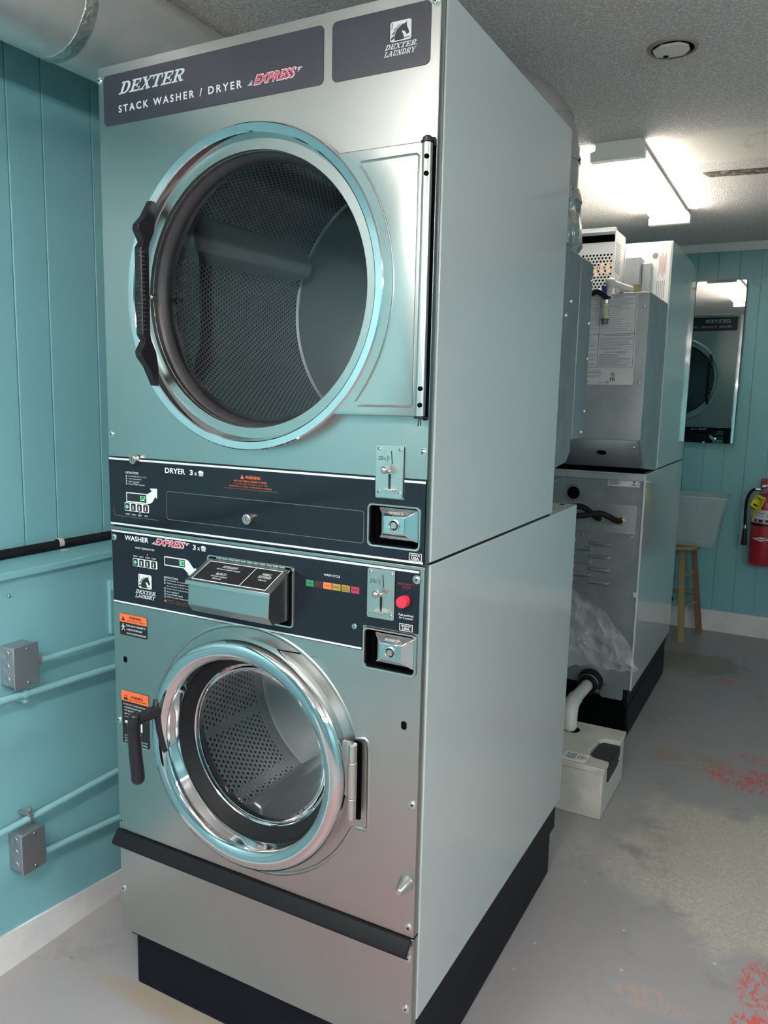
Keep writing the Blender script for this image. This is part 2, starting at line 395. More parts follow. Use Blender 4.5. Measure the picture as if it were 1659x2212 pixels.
def text(mb, s, x0, x1, z0, z1, y, mi=0, shear=0, bold=0, res=3, xz=True, M4=None, fitx=True, align='L', sp=1.0):
    cu = bpy.data.curves.new('t', 'FONT'); cu.body = s; cu.size = 1; cu.resolution_u = res; cu.shear = shear; cu.offset = bold; cu.space_character = sp
    ob = bpy.data.objects.new('t', cu); me = bpy.data.meshes.new_from_object(ob)
    bpy.data.objects.remove(ob); bpy.data.curves.remove(cu)
    if not me.vertices: return mb
    xs = [v.co.x for v in me.vertices]; ys = [v.co.y for v in me.vertices]
    a, b, c, d = min(xs), max(xs), min(ys), max(ys)
    sz = (z1 - z0) / (d - c); sx = (x1 - x0) / (b - a) if fitx else sz * .85
    ox = x0 if align == 'L' else (x0 + x1 - (b - a) * sx) / 2
    vs = [(ox + (v.co.x - a) * sx, z0 + (v.co.y - c) * sz) for v in me.vertices]
    T = M4 or (lambda u, w: (u, y, w))
    mb.add([T(*p) for p in vs], [tuple(p.vertices) for p in me.polygons], mi)
    bpy.data.meshes.remove(me); return mb
# slab serif italic letters (unit height), strokes as polygons
def _bar(p, q, w0, w1=None):
    w1 = w0 if w1 is None else w1
    return [(p[0] - w0 / 2, p[1]), (p[0] + w0 / 2, p[1]), (q[0] + w1 / 2, q[1]), (q[0] - w1 / 2, q[1])]
def _r(x0, x1, z0, z1): return [(x0, z0), (x1, z0), (x1, z1), (x0, z1)]
def _ring(cx, cz, rx, rz, wx, wz, a0, a1, n=14):
    o = [(cx + rx * math.cos(a0 + (a1 - a0) * k / n), cz + rz * math.sin(a0 + (a1 - a0) * k / n)) for k in range(n + 1)]
    i = [(cx + (rx - wx) * math.cos(a0 + (a1 - a0) * k / n), cz + (rz - wz) * math.sin(a0 + (a1 - a0) * k / n)) for k in range(n + 1)]
    return [[o[k], o[k + 1], i[k + 1], i[k]] for k in range(n)]
h = PI / 2
SLAB = {
 'D': ([_r(.14, .36, 0, 1), _r(0, .5, 0, .13), _r(0, .5, .87, 1)] + _ring(.48, .5, .46, .5, .23, .13, -h, h), 1.0),
 'E': ([_r(.14, .36, 0, 1), _r(0, .85, .87, 1), _r(0, .9, 0, .13), _r(.3, .66, .44, .57), _r(.74, .86, .66, 1), _r(.80, .92, 0, .34), _r(.60, .69, .32, .69)], .98),
 'X': ([_bar((.80, .04), (.16, .96), .25), _bar((.16, .04), (.80, .96), .12), _r(-.02, .38, .88, 1), _r(.6, .98, .88, 1), _r(-.02, .36, 0, .12), _r(.58, 1.0, 0, .12)], 1.0),
 'T': ([_r(.34, .57, 0, 1), _r(0, .91, .87, 1), _r(0, .11, .64, 1), _r(.80, .91, .64, 1), _r(.18, .73, 0, .12)], .95),
 'R': ([_r(.14, .36, 0, 1), _r(0, .52, 0, .12), _r(0, .55, .87, 1), _r(.3, .55, .44, .56), _bar((.82, .04), (.52, .5), .24), _r(.72, 1.02, 0, .12)] + _ring(.52, .72, .38, .28, .22, .13, -h, h), 1.03),
 'L': ([_r(.14, .36, 0, 1), _r(0, .5, .88, 1), _r(0, .86, 0, .13), _r(.76, .88, 0, .36)], .92),
 'A': ([_bar((.14, .04), (.48, 1), .12, .16), _bar((.84, .04), (.48, 1), .25, .2), _r(.26, .7, .28, .38), _r(-.04, .34, 0, .12), _r(.62, 1.04, 0, .12)], 1.04),
 'U': ([_r(.12, .34, .32, 1), _r(.68, .80, .32, 1), _r(0, .46, .88, 1), _r(.54, .92, .88, 1)] + _ring(.46, .34, .34, .34, .20, .14, PI, 2 * PI), .96),
 'N': ([_r(.14, .26, 0, 1), _r(.76, .88, 0, 1), _bar((.80, 0), (.20, 1), .26), _r(0, .42, 0, .12), _r(0, .34, .88, 1), _r(.6, 1.0, .88, 1)], 1.04),
 'Y': ([_bar((.50, .42), (.16, .96), .25), _bar((.50, .42), (.82, .96), .13), _r(.38, .62, 0, .48), _r(-.02, .38, .88, 1), _r(.62, 1.0, .88, 1), _r(.22, .78, 0, .12)], .98),
 '.': ([_r(.02, .2, 0, .17)], .2)}
def slab(mb, word, x0, x1, z0, z1, y, mi=0, shear=.32, M4=None):
    x = 0; polys = []
    for ch in word:
        ps, adv = SLAB[ch]
        polys += [[(x + px + shear * pz, pz) for px, pz in p] for p in ps]; x += adv + .02
    a = min(p[0] for q in polys for p in q); b = max(p[0] for q in polys for p in q); T = M4 or (lambda u, w: (u, y, w))
    for q in polys:
        mb.add([T(x0 + (p[0] - a) / (b - a) * (x1 - x0), z0 + p[1] * (z1 - z0)) for p in q], [tuple(range(len(q)))], mi)
HORSE = [(.21, .95), (.215, .80), (.225, .68), (.25, .57), (.283, .47), (.33, .40), (.39, .34), (.45, .285), (.517, .236), (.57, .205), (.623, .185), (.68, .175), (.73, .165),
         (.78, .13), (.826, .09), (.79, .15), (.783, .21), (.785, .28), (.80, .368), (.83, .42), (.853, .478), (.88, .56), (.894, .64), (.89, .69), (.874, .715), (.85, .69), (.83, .735), (.80, .735), (.772, .722),
         (.755, .67), (.734, .62), (.71, .58), (.677, .558), (.64, .55), (.602, .524), (.575, .49), (.555, .50), (.56, .56), (.59, .63), (.623, .70), (.655, .81), (.677, .95)]
MANE = [[(.18, .95), (.19, .82), (.05, .93), (.05, .80), (.19, .70), (.20, .60), (.07, .68), (.12, .56), (.22, .47), (.26, .40), (.14, .46), (.20, .38), (.31, .32), (.38, .25), (.30, .27), (.42, .20), (.55, .16), (.45, .215), (.36, .31), (.27, .41), (.215, .55), (.205, .70), (.195, .95)]]
def horse(mb, x0, x1, z0, z1, y, ds, mw, mk, M4=None):
    def U(p): return (x0 + p[0] * (x1 - x0), z1 - p[1] * (z1 - z0))
    T3 = (lambda yy: (lambda u, w: M4(u, w, yy))) if M4 else (lambda yy: (lambda u, w: (u, yy, w)))
    w = x1 - x0
    def put(pts, k, mi): mb.add([T3(y + ds * k)(*p) for p in pts], [tuple(range(len(pts)))], mi)
    put(rrect(x0, x1, z0, z1, w * .10), 0, mw)
    for q in MANE + [HORSE]:
        me = plate_mesh([[U(p) for p in q]], 0)
        mb.add([T3(y + ds)(v.co.x, v.co.y) for v in me.vertices], [tuple(p.vertices) for p in me.polygons], mk)
        bpy.data.meshes.remove(me)
    put([U((.69, .875)), U((.93, .85)), U((.93, .89)), U((.69, .915))], 1, mk)
    put([U((.07, .07)), U((.11, .06)), U((.09, .36)), U((.06, .40))], 1, mk)
def screw(mb, x, z, y, r=.0065, mi=0, mk=1):
    mb.lathe([(1e-5, -.0032), (r * .45, -.0030), (r * .8, -.0018), (r * .92, -.0012), (r * .95, -.001), (r * 1.25, -.001), (r * 1.25, 0)], (x, y, z), 'Y', 20, mi)
    k = r * .38
    for a, b in ((k, k * .3), (k * .3, k)): flat(mb, [(x - a, z - b), (x + a, z - b), (x + a, z + b), (x - a, z + b)], y - .0034, mk)
def basket(mb, x0, x1, z0, z1, y, mi=0, mk=1):
    w = x1 - x0; h = z1 - z0
    flat(mb, [(x0 + .12 * w, z0), (x1 - .12 * w, z0), (x1, z0 + .62 * h), (x0, z0 + .62 * h)], y, mi)
    for k in range(5): mb.disc((x0 + w * (.18 + .16 * k), y - .00001 * k, z0 + h * (.70 + .12 * math.sin(k * .8 + .3))), w * .16, 'Y', 12, mi)
    for k in range(1, 4): flat(mb, _r(x0 + .08 * w, x1 - .08 * w, z0 + h * .15 * k, z0 + h * (.15 * k + .035)), y - .0002, mk)
    for k in range(1, 5): flat(mb, _r(x0 + w * (.2 * k - .02), x0 + w * (.2 * k + .02), z0 + .05 * h, z0 + .58 * h), y - .0002, mk)

# ------------------------------------------------------------------ the stacked machine (near one, front face in plane y = 0)
PRN = [M['pw'], M['ps'], M['po'], M['pr'], M['pk'], M['pg'], M['dimred'], M['dimor']]
W_, S_, O_, R_, K_, G_, DR_, DO_ = range(8)
m1 = thing('stack_washer_dryer', 'large stainless stacked washer and dryer in the foreground, its front facing the camera', 'washer dryer', (.4, .52, 0), 0, 'stacked laundry machines standing back to back')
HW = .797
def hasp(*a): pass
# plinth and cabinets
b = MB(); b.box(.016, .784, .031, 1.016, 0, .150); b.build('base', M['blackm'], m1, bevel=.006)
b = MB(); b.box(.02, .792, .012, 1.03, .150, .238); b.build('base_frame', M['blackm'], m1, bevel=.002)
b = MB()
b.box(0, .003, .022, 1.048, .240, 1.174); b.box(.797, .80, .022, 1.048, .240, 1.174)
b.box(.003, .797, .022, 1.048, 1.170, 1.174); b.box(.003, .797, 1.045, 1.048, .240, 1.170); b.box(.003, .797, .022, 1.045, .240, .243)
b.build('washer_cabinet', M['enamel'], m1, bevel=.0012)
b = MB(); b.box(.756, .768, 1.018, 1.026, 1.1742, 1.1752); b.build('top_slot', M['void'], m1)
b = MB()
b.box(.001, .004, .022, .792, 1.180, 2.1515); b.box(.797, .80, .022, .792, 1.180, 2.1515)
b.box(.004, .797, .022, .792, 2.148, 2.1515); b.box(.004, .797, .789, .792, 1.180, 2.148); b.box(.004, .797, .022, .789, 1.180, 1.183)
b.build('dryer_cabinet', M['enamel'], m1, bevel=.0012)
b = MB(); b.box(.004, .796, .024, .785, 1.174, 1.180); b.build('stacking_gasket', M['rubber'], m1)
# rear burner housing of the near dryer, two sheet panels seen past the cabinet edge
b = MB()
b.prism([(.792, 1.30), (.792, 1.875), (.934, 1.87), (.934, 1.335), (.90, 1.31)], lambda u, w: (.06, u, w), lambda u, w: (.800, u, w)); b.build('burner_housing', M['galvd'], m1, bevel=.001)
b = MB(); b.box(.08, .803, .940, 1.068, 1.372, 1.868); b.build('burner_cover', M['galvd'], m1, bevel=.0015)
for y_, z_ in ((1.055, 1.82), (1.05, 1.70), (1.055, 1.60), (1.055, 1.45), (.81, 1.70), (.85, 1.74), (1.03, 1.39)): b = MB(); b.sphere((.803, y_, z_), .006, 0, 6); b.build('rear_rivet', M['screwm'], m1)
# dryer front sheet with door opening
DX, DZ = .410, 1.675
b = MB(); out = rrect(.003, HW, 1.334, 2.151, .003, 2)
plate(b, [out, list(reversed(circ(DX, DZ, .262, 72)))], 0, .0015)
b.box(.7955, .7970, .0005, .022, 1.334, 2.151); b.box(.003, .0045, .0005, .022, 1.334, 2.151); b.box(.003, .797, .0005, .022, 2.1495, 2.151)
b.build('dryer_front_sheet', M['steel'], m1, bevel=.0006)
b = MB(); b.lathe([(.298, -.004), (.292, -.0095), (.2625, -.0095), (.2625, .06), (.262, .06), (.262, -.0)], (DX, 0, DZ), 'Y', 96); b.build('dryer_door_collar', M['steel'], m1)
# header plates with lettering
b = MB(); plate(b, [rrect(.019, .569, 2.0325, 2.132, .010)], -.0012, .001); hp = b.build('header_plate', M['plate'], m1)
b = MB(); y = -.0016
slab(b, 'DEXTER', .063, .244, 2.090, 2.1135, y, S_, .42); b.build('brand_lettering', PRN, hp); b = MB()
text(b, 'STACK WASHER / DRYER', .062, .386, 2.0545, 2.0690, y, W_, 0, .022, sp=1.42); b.build('title_lettering', PRN, hp); b = MB()
for x0, x1, z0, z1, bd, mi, yy in ((.413, .5115, 2.0535, 2.0725, .045, W_, y), (.415, .5095, 2.0550, 2.0710, .014, R_, y - .0003)): text(b, 'EXPRESS', x0, x1, z0, z1, yy, mi, .42, bd)
for k in range(3):
    flat(b, [(.399 + .004 * k, 2.0555 + .0030 * k), (.410, 2.0555 + .0030 * k), (.4108, 2.0573 + .0030 * k), (.400 + .004 * k, 2.0573 + .0030 * k)], y, W_)
    flat(b, [(.514 - .000 * k, 2.0700 - .003 * k), (.524 - .004 * k, 2.0700 - .003 * k), (.523 - .004 * k, 2.0682 - .003 * k), (.5135, 2.0682 - .003 * k)], y, W_)
b.build('express_lettering', PRN, hp)
b = MB(); plate(b, [rrect(.587, .780, 2.0320, 2.132, .010)], -.0012, .001); hp = b.build('header_plate', M['plate'], m1)
b = MB(); horse(b, .704, .744, 2.0775, 2.1095, y, -.0003, W_, K_); b.build('horse_emblem', PRN, hp); b = MB()
slab(b, 'DEXTER.', .6935, .7555, 2.0665, 2.0748, y, W_, .40); slab(b, 'LAUNDRY', .6920, .7545, 2.0555, 2.0640, y, W_, .40)
b.build('brand_lettering', PRN, hp)
# dryer door
b = MB()
b.lathe([(.300, 0.004), (.3045, -.004), (.3065, -.022), (.3060, -.0285), (.3035, -.0312), (.2900, -.0300), (.2878, -.0280), (.2865, -.0240), (.2800, -.002), (.2705, .016), (.268, .024), (.268, .030), (.262, .030), (.262, .036), (.29, .036), (.30, .004)], (DX, 0, DZ), 'Y', 128)
door = b.build('dryer_door', M['chrome'], m1, angle=28)
b = MB(); b.lathe([(.2715, .012), (.2720, .020), (.268, .034), (.252, .036), (.2500, .031), (.2510, .0245), (.258, .0135), (.266, .0100)], (DX, 0, DZ), 'Y', 96, close=True); b.build('door_gasket', M['gasket'], door)
b = MB(); b.disc((DX, .033, DZ), .2525, 'Y', 96); b.build('door_glass', M['glass'], door)
# hinge plate: D-shaped pressing from the ring to the hinge tube
def arc(cx, cz, r, a0, a1, n): return [(cx + r * math.cos(math.radians(a0 + (a1 - a0) * k / n)), cz + r * math.sin(math.radians(a0 + (a1 - a0) * k / n))) for k in range(n + 1)]
aT = math.degrees(math.asin((1.902 - DZ) / .3045)); aB = math.degrees(math.asin((1.445 - DZ) / .3045))
hp_o = [(.789, 1.902)] + arc(DX, DZ, .3045, aT, aB, 28) + [(.789, 1.447)]
b = MB(); plate(b, [list(reversed(hp_o))], -.0290, .006, bev=.0024)
def ridge(pts, wd, hgt, y, closed=True):   # half-round pressed bead along an outline
    n = len(pts); vs = []; fs = []; K = 5
    for i in range(n):
        p0, p1 = V(pts[(i - 1) % n]), V(pts[(i + 1) % n]); d = (p1 - p0).normalized(); nn = V((-d.y, d.x))
        for k in range(K):
            t = -1 + 2 * k / (K - 1); q = V(pts[i]) + nn * (t * wd / 2); vs.append((q.x, y - hgt * math.cos(t * PI / 2), q.y))
    for i in range(n if closed else n - 1):
        j = (i + 1) % n
        for k in range(K - 1): fs.append((i * K + k, i * K + k + 1, j * K + k + 1, j * K + k))
    return vs, fs
bead = [(.6665, 1.8815), (.774, 1.8830)] + [(.7785, 1.879), (.7790, 1.50), (.7785, 1.468), (.774, 1.464)] + [(.668, 1.4635)]
R2 = .3255; a1_ = math.degrees(math.asin((1.470 - DZ) / R2)); a2_ = math.degrees(math.asin((1.876 - DZ) / R2))
bead += arc(DX, DZ, R2, a1_, a2_, 24)
bm_ = []
for i in range(len(bead)):   # densify straight parts
    p, q = V(bead[i]), V(bead[(i + 1) % len(bead)]); k = max(1, int((q - p).length / .02))
    bm_ += [tuple(p.lerp(q, t / k)) for t in range(k)]
b.add(*ridge(bm_, .0042, .0016, -.0290))
b.build('hinge_plate', M['steel'], door)
b = MB(); b.cyl((.7925, -.027, 0), .0088, 1.448, 1.898, 'Z', 24)
b.build('hinge_tube', M['satin'], door)
for z_ in (1.875, 1.848, 1.495, 1.467): b = MB(); b.cyl((.7955, -.0345, z_), .0042, -.0022, .001, 'Y', 14); b.build('tube_hole', M['void'], door)
b = MB()
b.cyl((.7925, -.027, 0), .0112, 1.899, 1.9015, 'Z', 20); b.cyl((.7925, -.027, 0), .0085, 1.9015, 1.9065, 'Z', 20); b.sphere((.7925, -.027, 1.9065), .0075, 0, 8, (1, 1, .5))
b.box(.781, .797, -.028, 0, 1.899, 1.902); b.build('hinge_pin', M['blackp'], door); b = MB()
b.cyl((.7925, -.027, 0), .0112, 1.4435, 1.4465, 'Z', 20); b.box(.781, .797, -.028, 0, 1.4435, 1.446); b.tube([(.791, -.027, 1.444), (.790, -.029, 1.430)], .0011, 6, smooth=0); b.tube([(.794, -.027, 1.444), (.795, -.029, 1.431)], .0011, 6, smooth=0)
b.build('hinge_pin', M['blackp'], door)
b = MB(); plate(b, [rrect(.783, .7965, 1.440, 1.915, .005)], -.0012, .001); b.build('hinge_shadow_strip', M['blackm'], m1)  # black strip painted in for the shadowed gap behind the hinge tube
# handle: profile in (z, y-offset); sticks out from the ring on its left side
HX = .180
prof = [(1.822, -.036), (1.800, -.050), (1.785, -.060), (1.770, -.050), (1.757, -.058), (1.752, -.066), (1.600, -.066), (1.590, -.058), (1.574, -.050), (1.558, -.060), (1.540, -.050), (1.515, -.036)]
b = MB()
def hsec(z_, y0, hw, dp): return [(HX - hw, y0, z_), (HX + hw, y0, z_), (HX + hw, y0 + dp, z_), (HX - hw, y0 + dp, z_)]
secs = [(1.860, -.040, .0065, .012), (1.846, -.048, .0075, .020), (1.826, -.060, .008, .030), (1.808, -.078, .0085, .044), (1.798, -.080, .0085, .044), (1.776, -.066, .0085, .018), (1.764, -.074, .0092, .022),
        (1.594, -.074, .0092, .022), (1.582, -.066, .0085, .018), (1.560, -.080, .0085, .044), (1.550, -.078, .0085, .044), (1.530, -.060, .008, .030), (1.508, -.048, .0075, .020), (1.492, -.040, .0065, .012)]
for i in range(len(secs) - 1):
    b.hexa(hsec(secs[i + 1][0], *secs[i + 1][1:]), hsec(secs[i][0], *secs[i][1:]))
for k in range(19):
    z_ = 1.604 + k * .0084; b.lathe([(.0118, -.0016), (.0128, 0), (.0118, .0016)], (HX, -.0635, z_), 'Z', 16)
b.build('door_handle', M['blackp'], door, bevel=.0016)
b = MB(); b.sphere((.149, -.004, 1.676), .0095, 0, 10, (1, 1.5, .8)); b.cyl((.143, -.002, 1.676), .006, -.012, .012, 'X', 12); b.build('latch_stud', M['chrome'], door)
# dryer drum with baffles
b = MB(); b.lathe([(.262, .058), (.352, .058)], (DX - .01, 0, DZ + .02), 'Y', 72); b.build('drum_front_ring', M['gasket'], m1)
drc = (DX - .015, 0, DZ + .03)
b = MB(); b.lathe([(.355, .062), (.355, .68)], drc, 'Y', 96, uvR=.355)
dr = b.build('dryer_drum', M['drumD'], m1)
b = MB(); b.lathe([(.355, .68), (.348, .684), (.340, .682), (.02, .682), (1e-5, .682)], drc, 'Y', 72); b.build('drum_back', M['drumback'], dr)
for an in (157, 277, 37):
    b = MB(); a = math.radians(an); ca, sa = math.cos(a), math.sin(a)
    def bp(t, r, yy): return (drc[0] + (r * ca - t * sa), yy, drc[2] + (r * sa + t * ca))
    P2 = [(-.060, .353), (-.016, .285), (.016, .285), (.060, .353)]
    b.add([bp(t, r, .07) for t, r in P2] + [bp(t, r + .012, .64) for t, r in P2], [(0, 1, 2, 3), (7, 6, 5, 4), (0, 4, 5, 1), (1, 5, 6, 2), (2, 6, 7, 3), (3, 7, 4, 0)])
    b.build('drum_baffle', M['drumback'], dr, bevel=.006)
# dryer control panel
b = MB(); vd = rrect(.677, .789, 1.201, 1.285, .010)
plate(b, [[(.0035, 1.178), (HW - .001, 1.178), (HW - .001, 1.3335), (.753, 1.3335), (.753, 1.2945), (.692, 1.2945), (.692, 1.3335), (.0035, 1.3335)], list(reversed(vd))], -.0016, .0012)
cp = b.build('dryer_control_panel', M['black'], m1)
b = MB(); b.box(.7955, .7970, .0, .022, 1.178, 1.3335); plate(b, [_r(.003, .797, 1.178, 1.3335), list(reversed(rrect(.6825, .7835, 1.2070, 1.2790, .007, 5)))], 0, .0015); b.build('panel_backing', M['steel'], m1)
b = MB(); y = -.0020
for z0, z1 in ((1.3270, 1.3312),): flat(b, _r(.0045, .692, z0, z1), y, S_); flat(b, _r(.753, .796, z0, z1), y, S_)
flat(b, _r(.0045, .795, 1.1795, 1.1835), y, S_)
text(b, 'INSTRUCTIONS', .0555, .094, 1.2975, 1.3025, y, S_, 0, .01, 2)
for k, (t, w) in enumerate((('Load laundry and close door', .118), ('Select temperature', .103), ('Insert coins/card', .096), ('Press START button', .112))):
    text(b, t, .0640, w, 1.2905 - .0058 * k, 1.2943 - .0058 * k, y, S_, 0, .005, 1); flat(b, _r(.0555, .0600, 1.2902 - .0058 * k, 1.2946 - .0058 * k), y, G_)
    text(b, str(k + 1), .0570, .0588, 1.2910 - .0058 * k, 1.2940 - .0058 * k, y - .0002, W_, 0, .01, 1)
# arrow sweeping up from the display
flat(b, [(.0555, 1.2335), (.118, 1.2335), (.126, 1.2350), (.134, 1.2390), (.143, 1.2515), (.1485, 1.2470), (.1490, 1.2700), (.1275, 1.2690), (.1330, 1.2630), (.120, 1.2560), (.0555, 1.2560)], y, S_)
flat(b, _r(.0580, .1165, 1.2362, 1.2538), y - .0002, K_)
plate_b = rrect(.0500, .1235, 1.2135, 1.2325, .003)
flat(b, plate_b, y, W_)
for k, t in enumerate(('START', 'HIGH', 'MED', 'LOW')):
    xc = .0590 + .0185 * k; text(b, t, xc - .0065 if k < 2 else xc - .005, xc + .0065 if k < 2 else xc + .005, 1.2045, 1.2078, y, S_, 0, .01, 2)
text(b, 'DRYER', .173, .230, 1.3065, 1.3180, y, W_, 0, .022); text(b, '3', .2430, .2515, 1.3065, 1.3175, y, W_, 0, .02); text(b, 'x', .2560, .2625, 1.3065, 1.3130, y, W_, 0, .01)
basket(b, .2665, .2805, 1.3060, 1.3178, y, W_, K_)
flat(b, [(.378, 1.3080), (.387, 1.3080), (.3825, 1.3170)], y, O_); flat(b, _r(.3820, .3830, 1.3100, 1.3145), y - .0002, K_)
text(b, 'WARNING', .390, .4285, 1.3085, 1.3150, y, O_, 0, .02)
for t, x0, x1, z0, mi in (('DRY ONLY FABRICS WASHED IN WATER', .361, .445, 1.3015, O_), ('TO AVOID RISK OF FIRE DO NOT DRY', .360, .447, 1.2955, DO_), ('Plastic foam or rubber, or any articles containing', .349, .456, 1.2900, O_), ('wax, cooking oil, paint or solvents. Do not use this machine without a lint screen.', .334, .473, 1.2850, DO_)):
    text(b, t, x0, x1, z0, z0 + .0036, y, mi, 0, .006, 1)
for px, pz in (((.176, .670), (1.205, 1.267)),):   # faint outlines pressed in the overlay
    o_ = rrect(px[0], px[1], pz[0], pz[1], .006); i_ = rrect(px[0] + .0007, px[1] - .0007, pz[0] + .0007, pz[1] - .0007, .0055)
    for q in range(len(o_)): flat(b, [o_[q], o_[(q + 1) % len(o_)], i_[(q + 1) % len(o_)], i_[q]], y, G_)
flat(b, _r(.0165, .153, 1.2000, 1.2006), y, G_); flat(b, _r(.0165, .0170, 1.2000, 1.2200), y, G_)
flat(b, _r(.766, .792, 1.1845, 1.1985), y, W_); flat(b, _r(.7672, .7908, 1.1856, 1.1974), y - .0002, K_)
text(b, 'MADE IN', .7700, .7880, 1.1928, 1.1960, y - .0004, W_, 0, .02, 2); text(b, 'USA', .7712, .7868, 1.1868, 1.1915, y - .0004, W_, 0, .035, 2)
b.build('panel_print', PRN, cp)
def seg7(b, x0, z0, w, h, ds, y):
    t = w * .2; S = dict(a=_r(x0 + t, x0 + w - t, z0 + h - t, z0 + h), b=_r(x0 + w - t, x0 + w, z0 + h / 2, z0 + h), c=_r(x0 + w - t, x0 + w, z0, z0 + h / 2), d=_r(x0 + t, x0 + w - t, z0, z0 + t),
                         e=_r(x0, x0 + t, z0, z0 + h / 2), f=_r(x0, x0 + t, z0 + h / 2, z0 + h), g=_r(x0 + t, x0 + w - t, z0 + h / 2 - t / 2, z0 + h / 2 + t / 2))
    for k in ds: flat(b, S[k], y)
b = MB(); seg7(b, .0990, 1.2400, .0060, .0100, 'abcdef', -.0026); seg7(b, .1075, 1.2400, .0060, .0100, 'abged', -.0026); flat(b, _r(.1056, .1068, 1.2400, 1.2412), -.0026); b.build('display_digits', M['led_g'], cp)
b = MB(); b.disc((.0960, -.0025, 1.2108), .0010, 'Y', 10); b.build('indicator_light', M['led_r'], cp)
def buttons(x0, z0, st, w, h, par, y=-.0030):
    for k in range(4):
        b = MB(); xa = x0 + st * k
        plate(b, [rrect(xa, xa + w, z0, z0 + h, .0022, 3)], y, .0012, 0)
        if k == 0: flat(b, [(xa + w / 2, z0 + h * .85), (xa + w * .92, z0 + h / 2), (xa + w / 2, z0 + h * .15), (xa + w * .08, z0 + h / 2)], y - .0002, 1)
        else: flat(b, _r(xa + w * .40, xa + w * .60, z0 + h * .28, z0 + h * .78), y - .0002, 2); b.disc((xa + w * .5, y - .0002, z0 + h * .28), w * .16, 'Y', 10, 2)
        b.build('push_button', [M['pk'], simple_green, M['pw']], par)
simple_green = simple('start_green', (.18, .62, .42), .4)
buttons(.0520, 1.2150, .0185, .0130, .0160, cp)
def camlock(x, z, r, par, y=-.0016):
    b = MB(); b.lathe([(1e-5, -.014), (r * .45, -.014), (r * .5, -.011), (r * .62, -.011), (r * .72, -.0135), (r * .95, -.0125), (r * 1.02, -.010), (r * 1.0, 0)], (x, y, z), 'Y', 28, 0); flat(b, _r(x - r * .08, x + r * .08, z - r * .35, z + r * .35), y - .0143, 1)
    return b.build('cam_lock', [M['satin'], M['void']], par)
camlock(.402, 1.2275, .0110, cp); camlock(.089, 1.3310, .0100, cp, -.002)
def coin_mech(x0, x1, z0, z1, name):
    b = MB(); sx = (x0 + x1) / 2 + .004; h = z1 - z0
    slot1 = [(sx - .0010, z1 - .010), (sx + .0008, z1 - .010), (sx + .0030, z1 - .034), (sx + .0012, z1 - .034)]
    plate(b, [rrect(x0, x1, z0, z1, .004, 4)], -.0050, .0032)
    b.build
    cm = b.build(name, M['satin'], m1, bevel=.0007)
    b = MB(); flat(b, slot1, -.0053, 0); plate(b, [rrect(sx - .0052, sx - .0004, z0 + .016, z1 - .052, .0022, 3)], -.0054, .0002, 0)
    text(b, '25c', x0 + .0055, x0 + .0215, z1 - .0275, z1 - .0205, -.0053, 0, 0, .0); tx = x0 + .0245
    for q in ([(tx, z1 - .019), (tx + .0035, z1 - .024), (tx + .0035, z1 - .0248), (tx, z1 - .0198)], [(tx, z1 - .0295), (tx + .0035, z1 - .0245), (tx + .0035, z1 - .0237), (tx, z1 - .0287)], [(tx, z1 - .0295), (tx + .0005, z1 - .0295), (tx + .0005, z1 - .019), (tx, z1 - .019)]): flat(b, q, -.0053, 0)
    b.build('coin_slot', M['pk'], cm)
    b = MB(); kz = z1 - .044
    b.cyl((sx - .003, -.005, kz - .004), .0022, -.016, .001, 'Y', 12); b.sphere((sx - .0045, -.023, kz), .0072, 0, 12); b.build('coin_lever', M['satin'], cm)
    b = MB(); b.hexa([(sx - .016, -.005, z0 + .0135), (sx + .013, -.005, z0 + .0135), (sx + .010, -.020, z0 + .0150), (sx - .013, -.020, z0 + .0150)], [(sx - .016, -.005, z0 + .0155), (sx + .013, -.005, z0 + .0155), (sx + .010, -.020, z0 + .0170), (sx - .013, -.020, z0 + .0170)]); b.build('coin_return', M['satin'], cm, bevel=.0005)
    for u, w in ((x0 + .0065, z1 - .0075), (x1 - .0065, z1 - .0075), (x0 + .0065, z0 + .0095), (x1 - .0065, z0 + .0095)):
        b = MB(); screw(b, u, w, -.0050, .0032); b.build('screw', [M['screwm'], M['void']], cm)
coin_mech(.6945, .7510, 1.2965, 1.3930, 'coin_mechanism')
